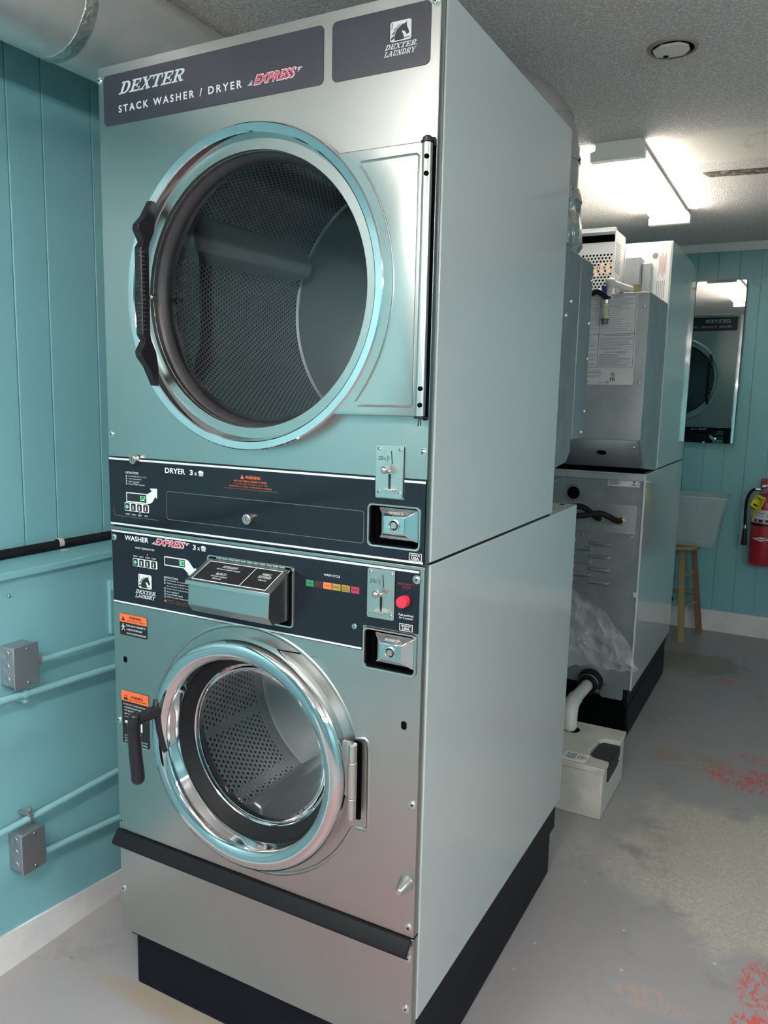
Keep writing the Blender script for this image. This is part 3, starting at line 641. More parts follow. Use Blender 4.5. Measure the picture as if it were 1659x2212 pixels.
def vault(o, py, name):
    x0, x1, z0, z1 = o
    b = MB(); O = rrect(x0, x1, z0, z1, .010, 5); I = rrect(x0 + .0055, x1 - .0055, z0 + .0055, z1 - .0055, .007, 5); n = len(O)
    for (A, ya), (B, yb) in (((O, -.0012), (rrect(x0 + .0012, x1 - .0012, z0 + .0012, z1 - .0012, .009, 5), -.0040)), ((rrect(x0 + .0012, x1 - .0012, z0 + .0012, z1 - .0012, .009, 5), -.0040), (rrect(x0 + .0040, x1 - .0040, z0 + .0040, z1 - .0040, .008, 5), -.0036)), ((rrect(x0 + .0040, x1 - .0040, z0 + .0040, z1 - .0040, .008, 5), -.0036), (I, .0))):
        for q in range(n): r_ = (q + 1) % n; b.add([(A[q][0], ya, A[q][1]), (A[r_][0], ya, A[r_][1]), (B[r_][0], yb, B[r_][1]), (B[q][0], yb, B[q][1])], [(0, 1, 2, 3)])
    for q in range(n): r_ = (q + 1) % n; b.add([(I[q][0], 0, I[q][1]), (I[r_][0], 0, I[r_][1]), (I[r_][0], .021, I[r_][1]), (I[q][0], .021, I[q][1])], [(0, 1, 2, 3)], 1)
    flat(b, I, .021, 1)
    vt = b.build(name, [M['satin'], M['void']], m1, recalc=True)
    a0, a1, c0, c1 = py; mxx, mz = (a1 - a0), (c1 - c0)
    b = MB(); i0, i1, k0, k1 = a0 + mxx * .24, a1 - mxx * .24, c0 + mz * .26, c1 - mz * .22; yb, yt = .000, -.017
    B_ = [(a0, yb, c0), (a1, yb, c0), (a1, yb, c1), (a0, yb, c1)]; T_ = [(i0, yt, k0), (i1, yt, k0), (i1, yt, k1), (i0, yt, k1)]
    b.add(B_ + T_, [(0, 1, 5, 4), (1, 2, 6, 5), (2, 3, 7, 6), (3, 0, 4, 7), (4, 5, 6, 7)]); b.add([(x, .021, z) for x, _, z in B_] + B_, [(0, 1, 5, 4), (1, 2, 6, 5), (2, 3, 7, 6), (3, 0, 4, 7)])
    b.build('vault_door', M['chrome'], vt, bevel=.0012)
    b = MB(); cx, cz = (i0 + i1) / 2, (k0 + k1) / 2; r = .0108
    b.lathe([(r, .0005), (r, -.0025), (r * .88, -.0030), (r * .74, -.0012), (r * .72, .0), (r * .60, .0), (r * .60, -.0022), (r * .42, -.0022), (r * .42, -.0008), (r * .32, -.0008), (r * .32, -.0022), (1e-5, -.0022)], (cx, yt, cz), 'Y', 28); flat(b, [(cx - .0007, cz - .0065), (cx + .0007, cz - .0065), (cx + .0007, cz - .004), (cx - .0007, cz - .004)], yt - .0025, 1)
    b.build('vault_lock', [M['satin'], M['void']], vt)
    b = MB()
    def T4(u, w):
        t = w; zz = k1 + (c1 - k1) * t; yy = yt + (yb - yt) * t; return (u, yy - .0004, zz)
    text(b, 'MONARCH', cx - .015, cx + .015, .28, .58, 0, 0, .1, .0, 2, M4=T4); b.build('embossed_letters', M['ps'], vt)
vault((.677, .789, 1.2015, 1.2845), (.700, .783, 1.2170, 1.2775), 'coin_vault')

# ---- washer front
WX, WZ = .402, .727
b = MB()
out = rrect(.003, HW, .432, 1.174, .003, 2)
plate(b, [out, list(reversed(circ(WX, WZ, .232, 72))), list(reversed(rrect(.6770, .7820, .9670, 1.0400, .007, 5)))], 0, .0015)
b.box(.7955, .7970, .0005, .022, .432, 1.174); b.box(.003, .0045, .0005, .022, .432, 1.174)
wf = b.build('washer_front_sheet', M['steel'], m1, bevel=.0006)
# pressed bead around the door with the hinge pocket
b = MB()
ring = arc(WX, WZ, .272, 18.5, 337, 90)
pk_ = ring + [(.660, .626), (.684, .627), (.6905, .634), (.6905, .640), (.6890, .80), (.6860, .812), (.680, .8165), (.670, .815)]
pd = []
for i in range(len(pk_)):
    p, q = V(pk_[i]), V(pk_[(i + 1) % len(pk_)]); k = max(1, int((q - p).length / .012)); pd += [tuple(p.lerp(q, t / k)) for t in range(k)]
b.add(*ridge(pd, .0085, .0022, -.0001)); b.build('door_bead', M['steel'], wf)
b = MB(); plate(b, [rrect(.653, .674, .645, .809, .005)], -.0006, .0004); b.build('hinge_recess', M['void'], m1)
for x_, z_, rx, rz in ((.037, .862, .0055, .0075), (.764, .864, .0062, .0085), (.009, .452, .0022, .0022)):
    b = MB(); flat(b, [(x_ + rx * max(-.8, min(.8, math.cos(t * PI / 12))) * 1.2, z_ + rz * math.sin(t * PI / 12)) for t in range(24)], -.0006); b.build('punched_hole', M['void'], m1)
# washer door
b = MB()
b.lathe([(.244, .002), (.2465, -.010), (.2500, -.024), (.2500, -.030), (.2470, -.0385), (.2400, -.0445), (.2300, -.0465), (.2190, -.0440), (.2120, -.0400), (.2085, -.0370), (.2070, -.0340), (.2060, -.025), (.2040, -.004), (.2030, .002), (.2030, .006)], (WX, 0, WZ), 'Y', 128)
wd = b.build('washer_door', M['chrome'], m1, angle=50)
b = MB(); b.lathe([(.2035, .000), (.2000, .001), (.1950, .008), (.1900, .0150), (.1840, .0220), (.1800, .0270), (.2035, .028)], (WX, 0, WZ), 'Y', 96); b.build('door_gasket', M['rubber'], wd)
b = MB(); b.lathe([(.1812, .0250), (.1795, .0245), (.1775, .0265), (.1765, .034), (.1745, .0345), (.1735, .046)], (WX, 0, WZ), 'Y', 96); b.build('glass_rim', M['chrome'], wd)
M['bowl'] = M['glass'].copy(); M['bowl'].name = 'bowl_glass'
for q_ in M['bowl'].node_tree.nodes:
    if q_.type == 'FRESNEL': q_.inputs[0].default_value = 1.22
b = MB(); b.lathe([(.1750, .030), (.1710, .040), (.160, .048), (.130, .056), (.08, .061), (1e-5, .063)], (WX, 0, WZ), 'Y', 72); b.build('door_glass', M['bowl'], wd)
b = MB()   # hinge knuckles
b.cyl((.6655, -.022, 0), .0092, .7765, .812, 'Z', 8); b.cyl((.6655, -.022, 0), .0092, .701, .7755, 'Z', 24); b.cyl((.6655, -.022, 0), .0092, .657, .700, 'Z', 8)
b.box(.640, .664, -.020, -.012, .700, .812); b.build('door_hinge', M['satin'], wd, bevel=.0008)
# door handle: hub on the ring, arm outwards, grip hanging down
b = MB()
b.tube([(.173, -.040, .806), (.176, -.046, .790), (.180, -.046, .765), (.183, -.044, .735), (.192, -.042, .700), (.196, -.040, .690)], .0075, 12, rs=(.0085, .0055))
b.tube([(.176, -.044, .782), (.172, -.075, .780), (.170, -.100, .778)], .0125, 16, smooth=4, rs=(.014, .0125))
b.tube([(.170, -.104, .786), (.169, -.106, .770), (.170, -.106, .740), (.173, -.106, .700), (.177, -.106, .668), (.178, -.106, .652)], .0130, 18, smooth=5, rs=(.0128, .0148))
b.sphere((.170, -.104, .786), .0122, 0, 10); b.sphere((.178, -.106, .652), .0148, 0, 12)
b.build('door_handle', M['blackp'], wd, angle=60)
# tub boot and drum
b = MB(); b.lathe([(.232, .0015), (.232, .055), (.245, .10), (.262, .115)], (WX, 0, WZ), 'Y', 72); b.build('door_boot', M['rubber'], m1)
b = MB(); b.lathe([(.240, .118), (.290, .118), (.290, .42)], (WX, 0, WZ), 'Y', 96, uvR=.290)
wdm = b.build('washer_drum', M['drumW'], m1)
b = MB(); b.lathe([(.290, .42), (.275, .428), (.17, .425), (.16, .435), (.155, .50), (1e-5, .50)], (WX, 0, WZ), 'Y', 72); b.build('drum_back', M['drumbackW'], wdm)
for an in (-112, 8, 128):
    b = MB(); a = math.radians(an); ca, sa = math.cos(a), math.sin(a)
    def bp(t, r, yy): return (WX + (r * ca - t * sa), yy, WZ + (r * sa + t * ca))
    P2 = [(-.055, .289), (-.012, .225), (.012, .225), (.055, .289)]
    b.add([bp(t, r, .13) for t, r in P2] + [bp(t, r, .415) for t, r in P2], [(0, 1, 2, 3), (7, 6, 5, 4), (0, 4, 5, 1), (1, 5, 6, 2), (2, 6, 7, 3), (3, 7, 4, 0)])
    b.build('drum_baffle', M['drumbackW'], wdm, bevel=.006)
# washer control panel
b = MB(); vw = rrect(.672, .787, .962, 1.045, .010); df = rrect(.290, .512, 1.013, 1.141, .008)
plate(b, [[(.0065, .996), (.670, .996), (.670, 1.047), (.7885, 1.047), (.7885, 1.1675), (.0065, 1.1675)]], -.0016, .0012)
wp = b.build('washer_control_panel', M['black'], m1)
b = MB(); y = -.0020
flat(b, _r(.0070, .788, 1.1620, 1.1662), y, S_); flat(b, _r(.0070, .6695, .9975, 1.0012), y, S_)
text(b, 'WASHER', .0470, .1200, 1.1460, 1.1575, y, W_, 0, .022)
for x0, x1, z0, z1, bd, mi, yy in ((.139, .2280, 1.1440, 1.1600, .045, W_, y), (.1410, .2260, 1.1455, 1.1585, .014, R_, y - .0003)): text(b, 'EXPRESS', x0, x1, z0, z1, yy, mi, .42, bd)
for k in range(3): flat(b, [(.1300 + .003 * k, 1.1455 + .0022 * k), (.1380, 1.1455 + .0022 * k), (.1385, 1.1468 + .0022 * k), (.1305 + .003 * k, 1.1468 + .0022 * k)], y, W_); flat(b, [(.2295, 1.1580 - .0022 * k), (.2390 - .003 * k, 1.1580 - .0022 * k), (.2385 - .003 * k, 1.1567 - .0022 * k), (.229, 1.1567 - .0022 * k)], y, W_)
text(b, '3', .2485, .2570, 1.1460, 1.1570, y, W_, 0, .02); text(b, 'x', .2615, .2680, 1.1460, 1.1525, y, W_, 0, .01); basket(b, .2715, .2845, 1.1455, 1.1575, y, W_, K_)
text(b, 'WASH TEMPERATURE', .0785, .1370, 1.1295, 1.1338, y, S_, 0, .005, 2)
for k, t in enumerate(('START', 'HOT', 'WARM', 'COLD')): xc = .0790 + .0185 * k; text(b, t, xc - .0065, xc + .0065, 1.1105, 1.1138, y, S_, 0, .01, 2)
flat(b, rrect(.0710, .1450, 1.0890, 1.1075, .003), y, W_)
flat(b, [(.1660, 1.1015), (.222, 1.1015), (.236, 1.0905), (.2365, 1.0895), (.2305, 1.0905), (.247, 1.0830), (.258, 1.0895), (.2572, 1.1060), (.250, 1.1045), (.236, 1.1195), (.228, 1.1225), (.1660, 1.1225)], y, S_)
flat(b, _r(.1682, .2255, 1.1040, 1.1200), y - .0002, K_)
horse(b, .0865, .1265, 1.0405, 1.0730, y, -.0003, W_, K_)
slab(b, 'DEXTER.', .0765, .1390, 1.0275, 1.0360, y, W_, .40); slab(b, 'LAUNDRY', .0755, .1375, 1.0170, 1.0255, y, W_, .40)
text(b, 'INSTRUCTIONS', .1640, .2050, 1.0725, 1.0770, y, S_, 0, .005, 2)
for k, (n_, t, w) in enumerate(((1, 'Load laundry, close and latch door', .245), (2, 'Add detergent and fabric softener', .247), (0, 'into dispenser on front of machine', .247), (3, 'Select wash temperature', .238), (4, 'Insert coins/card', .206), (5, 'Press START button', .218), (6, 'Add bleach when displayed (optional)', .246))):
    z_ = 1.0665 - .0062 * k; text(b, t, .1715, w, z_, z_ + .0038, y, S_, 0, .004, 1)
    if n_: flat(b, _r(.1640, .1685, z_ - .0003, z_ + .0041), y, G_); text(b, str(n_), .1654, .1672, z_, z_ + .0036, y - .0002, W_, 0, .01, 1)
flat(b, [(.1635, 1.0190), (.1705, 1.0190), (.1670, 1.0255)], y, O_)
text(b, 'WARNING: Do not open door while cycle is', .1725, .242, 1.0215, 1.0250, y, DO_, 0, .005, 1); text(b, 'in progress or water is visible in window', .1725, .242, 1.0170, 1.0205, y, DO_, 0, .005, 1)
text(b, 'WASH CYCLE', .5820, .6190, 1.1318, 1.1362, y, W_, 0, .012, 2)
text(b, 'EMERGENCY', .7440, .7800, 1.1360, 1.1405, y, DR_, 0, .02, 2); text(b, 'STOP', .7545, .7715, 1.1295, 1.1340, y, DR_, 0, .02, 2)
text(b, 'Push and Hold', .7480, .7785, 1.0775, 1.0815, y, W_, 0, .01, 2); text(b, 'for 3 seconds', .7490, .7770, 1.0722, 1.0760, y, W_, 0, .01, 2)
flat(b, _r(.7500, .7775, 1.0490, 1.0630), y, W_); flat(b, _r(.7512, .7763, 1.0501, 1.0619), y - .0002, K_)
text(b, 'MADE IN', .7545, .7730, 1.0573, 1.0605, y - .0004, W_, 0, .02, 2); text(b, 'USA', .7558, .7717, 1.0513, 1.0560, y - .0004, W_, 0, .035, 2)
b.build('panel_print', PRN, wp)
b = MB(); seg7(b, .2080, 1.1065, .0068, .0112, 'abgcd', -.0026); seg7(b, .2172, 1.1065, .0066, .0112, 'abcdef', -.0026); flat(b, _r(.2154, .2165, 1.1065, 1.1078), -.0026); b.build('display_digits', M['led_g'], wp)
b = MB(); b.disc((.1160, -.0025, 1.1190), .0012, 'Y', 10); b.build('indicator_light', M['led_r'], wp)
buttons(.0730, 1.0905, .0182, .0130, .0155, wp)
for (x0, x1, mt, t) in ((.5405, .5585, 'win_g', 'ON'), (.5605, .5790, 'win_d', ''), (.5810, .6000, 'lit_o', 'WASH'), (.6020, .6205, 'win_y', 'RINSE'), (.6230, .6415, 'win_y', 'FINAL RINSE'), (.6440, .6625, 'win_r', 'SPIN')):
    b = MB(); plate(b, [_r(x0, x1, 1.1060, 1.1190)], -.0022, .0003, 0)
    if t == 'FINAL RINSE': text(b, 'FINAL', x0 + .003, x1 - .003, 1.1130, 1.1165, -.0026, 1, 0, .01, 1); text(b, 'RINSE', x0 + .002, x1 - .002, 1.1080, 1.1115, -.0026, 1, 0, .01, 1)
    elif t: text(b, t, x0 + .003, x1 - .003, 1.1105, 1.1145, -.0026, 1, 0, .01, 1)
    b.build('cycle_window', [M[mt], M['pk']], wp)
b = MB(); b.lathe([(1e-5, -.017), (.0095, -.017), (.0108, -.0155), (.0112, -.013), (.0112, 0)], (.7600, -.0016, 1.1065), 'Y', 32); b.build('emergency_button', M['redb'], wp)
b = MB(); b.lathe([(1e-5, -.003), (.0045, -.003), (.0055, -.0018), (.0055, 0)], (.6535, -.0016, 1.0410), 'Y', 20, 0); flat(b, _r(.6530, .6540, 1.0380, 1.0440), -.0048, 1); b.build('key_switch', [M['satin'], M['void']], wp)
coin_mech(.6815, .7395, 1.0655, 1.1610, 'coin_mechanism')
vault((.672, .787, .9620, 1.0450), (.697, .782, .9760, 1.0370), 'coin_vault')
# detergent dispenser: recessed frame, box and sloping lid
b = MB(); fo = rrect(.289, .5125, 1.013, 1.1415, .008, 5); fi = rrect(.293, .5085, 1.017, 1.1375, .006, 5); n = len(fo)
for A, ya, B2, yb in ((fo, -.0018, rrect(.290, .5115, 1.014, 1.1405, .0075, 5), -.0050), (rrect(.290, .5115, 1.014, 1.1405, .0075, 5), -.0050, fi, -.0046)):
    for q in range(n): r_ = (q + 1) % n; b.add([(A[q][0], ya, A[q][1]), (A[r_][0], ya, A[r_][1]), (B2[r_][0], yb, B2[r_][1]), (B2[q][0], yb, B2[q][1])], [(0, 1, 2, 3)])
flat(b, fi, -.0024, 1); fr_ = b.build('dispenser_frame', [M['satin'], M['void']], m1)
x0, x1 = .2990, .5020
b = MB(); prof = [(-.003, 1.128), (-.072, 1.098), (-.075, 1.0500), (-.062, 1.0330), (-.003, 1.0290)]
b.prism(prof, lambda u, w: (x0, u, w), lambda u, w: (x1, u, w)); db = b.build('detergent_dispenser', M['steel'], m1, bevel=.0012)
b = MB(); b.prism([(-.004, 1.1345), (-.0785, 1.1015), (-.0800, 1.0930), (-.0780, 1.0930), (-.0765, 1.0995), (-.004, 1.1315)], lambda u, w: (x0 - .003, u, w), lambda u, w: (x1 + .0035, u, w)); b.build('dispenser_lid', M['steel'], db, bevel=.0008)
b = MB()
def TL(u, w, k=.0006):   # lid plane: w 0 at front edge .. 1 at back
    return (u, -.0785 + .0745 * w - k * .4, 1.1015 + .0330 * w + k)
def lidq(pts, mi, k=.0006): b.add([TL(*p, k) for p in pts], [tuple(range(len(pts)))], mi)
a0, a1 = x0 + .008, x1 - .008
lidq([(a0, .07), (a1, .07), (a1, .88), (a0, .88)], 0, .0005); lidq([(a0 + .0018, .10), (a1 - .0018, .10), (a1 - .0018, .85), (a0 + .0018, .85)], 4, .0007)
dv = a0 + (a1 - a0) * .655; lidq([(dv - .0008, .10), (dv + .0008, .10), (dv + .0008, .85), (dv - .0008, .85)], 0, .0009)
for t, u0, u1, w0, w1 in (('DETERGENT', .352, .390, .66, .75), ('Add liquid or powder detergent', .342, .402, .56, .63), ('BLEACH', .353, .378, .36, .45), ('Add when displayed', .345, .386, .26, .33), ('(Optional)', .354, .376, .17, .24), ('FABRIC', .4560, .4780, .60, .69), ('SOFTENER', .4515, .4830, .49, .58), ('(Optional)', .4580, .4770, .38, .45)):
    text(b, t, u0, u1, w0, w1, 0, 0, 0, .012, 2, M4=lambda u, w: TL(u, w, .0010))
b.build('lid_label', PRN, db)
b = MB()
for k in range(11): b.cyl((x0 + .018 + .0162 * k + .007, -.0045, 1.1365), .0024, -.007, .007, 'X', 10)
b.build('lid_hinge', M['satin'], db)
# stickers
for nm, x0_, x1_, z0_, z1_, zo in (('warning_sticker', .0230, .1085, .9210, .9725, .9520), ('warning_sticker', .0225, .1085, .6570, .7870, .7610)):
    b = MB(); flat(b, rrect(x0_, x1_, z0_, z1_, .002, 3), -.0006, K_); flat(b, _r(x0_ + .0004, x1_ - .0004, zo, z1_ - .0004), -.0009, O_); yy = -.0012
    text(b, 'WARNING', x0_ + .030, x0_ + .068, zo + .0095, zo + .0160, yy, K_, 0, .03, 2); text(b, 'RISK OF SERIOUS INJURY', x0_ + .024, x0_ + .080, zo + .0030, zo + .0068, yy, K_, 0, .015, 1)
    if zo > .9:
        flat(b, [(x0_ + .006, zo + .004), (x0_ + .0175, zo + .004), (x0_ + .0117, zo + .0150)], yy, K_); flat(b, _r(x0_ + .0112, x0_ + .0122, zo + .0065, zo + .0120), yy - .0002, O_)
        for k, t in enumerate(('NEVER ALLOW CHILDREN TO:', '- OPERATE THE MACHINE', '- PLAY IN OR AROUND MACHINE')): text(b, t, x0_ + .020, x0_ + (.082, .070, .082)[k], zo - .0085 - .0092 * k, zo - .0045 - .0092 * k, yy, W_, 0, .012, 1)
        b.disc((x0_ + .011, yy, zo - .005), .0018, 'Y', 10, W_)
        for q in ([(x0_ + .0085, zo - .007), (x0_ + .0130, zo - .0075), (x0_ + .0125, zo - .0140), (x0_ + .0095, zo - .0135)], [(x0_ + .0095, zo - .013), (x0_ + .011, zo - .013), (x0_ + .0075, zo - .0205), (x0_ + .0060, zo - .0200)], [(x0_ + .011, zo - .013), (x0_ + .0125, zo - .0135), (x0_ + .0160, zo - .0190), (x0_ + .0145, zo - .0200)], [(x0_ + .0055, zo - .0115), (x0_ + .0090, zo - .0075), (x0_ + .0098, zo - .0090), (x0_ + .0062, zo - .0128)], [(x0_ + .0125, zo - .008), (x0_ + .0165, zo - .011), (x0_ + .0160, zo - .0125), (x0_ + .0120, zo - .0100)]): flat(b, q, yy, W_)
    else:
        b.disc((x0_ + .014, yy, zo + .0100), .0050, 'Y', 16, K_); b.disc((x0_ + .014, yy - .0002, zo + .0100), .0036, 'Y', 16, O_); flat(b, _r(x0_ + .008, x0_ + .020, zo + .0030, zo + .0085), yy - .0003, K_)
        for k, t in enumerate(('DO NOT TRY TO OPEN DOOR WHEN:', '- THE DRUM IS STILL TURNING', '- YOU SEE WATER IN THE WINDOW', '- ANY CYCLE LIGHT IS STILL ON')): text(b, t, x0_ + .006, x0_ + (.080, .066, .078, .074)[k], zo - .0095 - .0078 * k, zo - .0058 - .0078 * k, yy, W_, 0, .012, 1)
        flat(b, _r(x0_ + .006, x1_ - .006, zo - .0390, zo - .0383), yy, W_)
        flat(b, rrect(x0_ + .009, x0_ + .031, zo - .0545, zo - .0480, .0030, 4), yy, W_); flat(b, rrect(x0_ + .0595, x0_ + .0645, zo - .0680, zo - .0440, .0022, 4), yy, W_)
        text(b, 'OPEN', x0_ + .015, x0_ + .025, zo - .0600, zo - .0570, yy, W_, 0, .01, 1); text(b, 'CLOSED', x0_ + .042, x0_ + .056, zo - .0605, zo - .0575, yy, W_, 0, .01, 1)
        flat(b, rrect(x0_ + .019, x0_ + .060, zo - .0790, zo - .0710, .001, 2), yy, O_); text(b, 'IMPORTANT', x0_ + .021, x0_ + .058, zo - .0773, zo - .0727, yy - .0002, K_, 0, .02, 1)
        for k, t in enumerate(('IF POWER IS LOST, THE', 'DOOR WILL BE LOCKED FOR A TIME', 'BEFORE THE DOOR CAN BE OPENED')): text(b, t, x0_ + .008, x0_ + (.060, .080, .080)[k], zo - .0870 - .0068 * k, zo - .0835 - .0068 * k, yy, W_, 0, .012, 1)
    b.build(nm, PRN, m1)
# lower front: rubber splash rail, kick panel, stop cone, screws
b = MB()
b.hexa([(.000, -.0050, .4235), (.793, -.0050, .4235), (.793, -.0180, .4050), (.000, -.0180, .4050)], [(.000, .0010, .4275), (.793, .0010, .4275), (.793, .0010, .4050), (.000, .0010, .4050)])
b = MB()
pr = [(.001, .4285), (-.006, .4285), (-.0200, .4100), (-.0230, .4030), (-.0215, .3985), (-.0170, .3990), (-.0160, .4045), (-.004, .4190), (.001, .4200)]
b.prism(pr, lambda u, w: (-.001, u, w), lambda u, w: (.7925, u, w)); b.build('splash_rail', M['rubber'], m1, bevel=.0006)
b = MB(); plate(b, [rrect(.003, HW, .1665, .4285, .002, 2)], 0, .0015); b.box(.7955, .7970, .0005, .022, .1665, .4270); b.box(.003, .0045, .0005, .022, .1665, .4270); b.build('kick_panel', M['steel'], m1, bevel=.0006)
b = MB(); b.lathe([(1e-5, -.034), (.0050, -.034), (.0075, -.031), (.0145, -.004), (.0160, 0)], (.778, 0, .544), 'Y', 28); b.build('door_stop', M['satin'], m1)
for x_, z_ in ((.0085, 2.126), (.7885, 2.128), (.0135, 1.383), (.7880, 1.383), (.0145, 1.1495), (.7835, 1.150), (.0120, .709), (.7870, .709), (.7860, .452), (.7865, .386), (.7850, .274), (.0110, .275), (.011, .395)):
    b = MB(); screw(b, x_, z_, -.0016 if 1.14 < z_ < 1.16 else 0); b.build('screw', [M['screwm'], M['void']], m1)

# ------------------------------------------------------------------ second machine: a copy turned round, with its own rear
def copy_tree(o, parent=None, skip=()):
    c = o.copy(); C.objects.link(c)
    if parent is not None: c.parent = parent; c.matrix_parent_inverse = o.matrix_parent_inverse.copy()
    for ch in list(o.children):
        if ch.name.split('.')[0] not in skip: copy_tree(ch, c, skip)
    return c
m2 = copy_tree(m1, None, ('burner_housing', 'burner_cover', 'rear_rivet'))
SZ = 1.006
m2.location = (.406, 2.661, 0); m2.rotation_euler = (0, 0, PI); m2.scale = (1, 1, SZ)
m2['label'] = 'stacked washer and dryer behind the first one, showing its grey rear with louvres'
ROOT[m2] = Matrix.Translation(m2.location) @ Matrix.Rotation(PI, 4, 'Z') @ Matrix.Diagonal((1, 1, SZ, 1))
b = MB(); plate(b, [[(.012, .238), (.672, .238), (.672, .193), (.680, .186), (.765, .186), (.770, .193), (.770, .238), (.798, .238), (.798, 1.150), (.012, 1.150)]], 2.1305, .0015)
def louver(b, x0, x1, z, y):
    n = 10; K = 6; vs = []; L = x1 - x0; h_ = .0095
    cx = (x0 + x1) / 2
    for i in range(25):
        t = 2 * PI * i / 24; a_ = math.cos(t); c_ = math.sin(t)
        px = cx + (L / 2 - h_) * (1 if a_ > .02 else -1 if a_ < -.02 else 0) + h_ * a_; pz = z + h_ * c_
        for k in range(K):
            s_ = k / (K - 1); vs.append((cx + (px - cx) * (1 - .12 * s_) if True else px, y - .014 * math.sin(s_ * PI / 2), z + (pz - z) * math.cos(s_ * PI / 2 * .98)))
    b.add(vs, [(i * K + k, i * K + k + 1, (i + 1) * K + k + 1, (i + 1) * K + k) for i in range(24) for k in range(K - 1)], 1)
for k in range(4):
    louver(b, .583 + .004 * k * .5, .682, .869 - .0573 * k, 2.1305); louver(b, .427, .527, .873 - .0573 * k, 2.1305); louver(b, .271, .371, .869 - .0573 * k, 2.1305)
    if k < 3: louver(b, .505, .603, .840 - .0573 * k, 2.1305); louver(b, .349, .449, .840 - .0573 * k, 2.1305)
wb = b.build('washer_back_panel', [M['galvd'], simple('louvre_highlight', (.55, .58, .60), .28, .9)], m2, angle=50)  # lighter louvre colour paints in their highlight; panel and louvres are one metal
b = MB(); b.box(.012, .798, 2.122, 2.133, 1.150, 1.177); b.build('top_flange', M['galv'], m2, bevel=.002)
b = MB(); b.box(.798, .806, 2.1255, 2.133, .238, 1.178); b.box(.786, .8, 2.124, 2.131, .655, .675); b.build('side_flange', M['enamel'], m2, bevel=.001)
b = MB(); b.box(.02, .79, 2.140, 2.42, 1.1815, 1.184); b.build('top_shade_sheet', M['rubber'], m2)  # dark sheet stands in for the shade under the burner housing
b = MB(); plate(b, [rrect(.400, .777, .922, 1.047, .003)], 2.1275, .0015, bev=.0008); ip = b.build('valve_plate', simple('valve_plate_metal', (.29, .32, .335), .38, .5), m2)
b = MB()
text(b, 'C', .644, .659, .943, .963, 2.1262, 0, 0, .03); text(b, 'H', .692, .708, .944, .964, 2.1262, 0, 0, .03); b.build('embossed_letters', M['galv'], ip)
b = MB(); plate(b, [_r(.6500, .7815, 1.1245, 1.1535)], 2.1285, .0008, 0); yy = 2.1280
for k in range(6): flat(b, _r(.6530, (.700, .690, .704, .695, .703, .688)[k], 1.1490 - .0038 * k, 1.1508 - .0038 * k), yy, 1)
flat(b, [(.745, 1.1300), (.772, 1.1300), (.7585, 1.1400)], yy, 2); b.disc((.7585, yy, 1.1455), .004, 'Y', 12, 1); flat(b, _r(.776, .778, 1.128, 1.150), yy, 2)
b.build('rating_label', [M['paper'], M['pk'], M['pg']], m2)
b = MB(); b.lathe([(.036, .0), (.033, -.010), (.0285, -.010), (.0285, .03), (1e-5, .03)], (.506, 2.1305, 1.0825), 'Y', 32); b.build('vent_port', M['galvd'], m2)
b = MB(); b.disc((.506, 2.131 - .002, 1.0825), .0283, 'Y', 32); b.build('port_opening', M['void'], m2)
b = MB(); b.lathe([(.0345, 0), (.0340, -.0022), (.0335, 0)], (.621, 2.1305, 1.080), 'Y', 40); b.build('knockout_ring', M['galv'], m2)
for x_, z_ in ((.4515, 1.1450), (.425, 1.128), (.796, 1.128), (.568, 1.030), (.585, 1.020), (.661, 1.0175), (.741, 1.0205), (.634, 1.0000), (.722, .9960), (.739, .930), (.764, .915), (.560, .902), (.769, .846), (.574, .947), (.757, .645), (.750, .41), (.79, .655)):
    b = MB(); b.sphere((x_, 2.1265, z_), .0042, 0, 8, (1, .8, 1)); b.build('rivet', M['screwm'], m2)
for x_, z_ in ((.629, .979), (.718, .977)):
    b = MB(); b.cyl((x_, 2.127, z_), .0170, -.006, .0, 'Y', 20); b.cyl((x_, 2.127, z_), .0135, -.020, -.004, 'Y', 6); b.build('hose_fitting', M['brass'], m2)
b = MB(); b.box(.03, .78, 2.155, 2.165, .012, .24); b.box(.03, .77, 2.150, 2.16, .145, .20); b.build('base_rear', M['void'], m2)
# dryer 2 rear: burner housing with instruction label
b = MB(); b.prism([(1.968, 1.328), (1.968, 1.9015), (2.388, 1.9015), (2.388, 1.180), (2.085, 1.209)], lambda u, w: (.30, u, w), lambda u, w: (.8005, u, w)); bh = b.build('burner_housing', M['galv'], m2, bevel=.0015)
b = MB()
b.add([(.302, 1.9678, 1.326), (.790, 1.9678, 1.326), (.790, 2.0835, 1.210), (.302, 2.0835, 1.210)], [(0, 1, 2, 3)]); b.build('sloping_cover', M['galvd'], bh, solid=.001)
b = MB(); b.disc((.545, 1.9665, 1.415), .016, 'Y', 24); b.add([(.640 + .020 * math.cos(t * PI / 12), 2.022 + .010 * math.sin(t * PI / 12) - .0015, 1.270 - .010 * math.sin(t * PI / 12)) for t in range(24)], [tuple(range(24))]); b.build('housing_hole', M['void'], bh)
for x_, z_ in ((.790, 1.845), (.789, 1.555), (.786, 1.30)): b = MB(); b.sphere((x_ - .008, 1.967, z_), .0055, 0, 8, (1, .8, 1)); b.build('screw', M['screwm'], bh)
b = MB(); x0, x1, z0, z1 = .470, .757, 1.5455, 1.8965; yy = 1.9670; plate(b, [_r(x0, x1, z0, z1)], yy - .0006, .0005, 0); yy -= .0012
def frame_(xa, xb, za, zb): 
    for q in (_r(xa, xb, zb - .0012, zb), _r(xa, xb, za, za + .0012), _r(xa, xa + .0012, za, zb), _r(xb - .0012, xb, za, zb)): flat(b, q, yy, 1)
frame_(.472, .614, 1.7435, 1.892); frame_(.613, .752, 1.7435, 1.892); frame_(.472, .614, 1.6115, 1.7445); frame_(.613, .752, 1.6115, 1.7445)
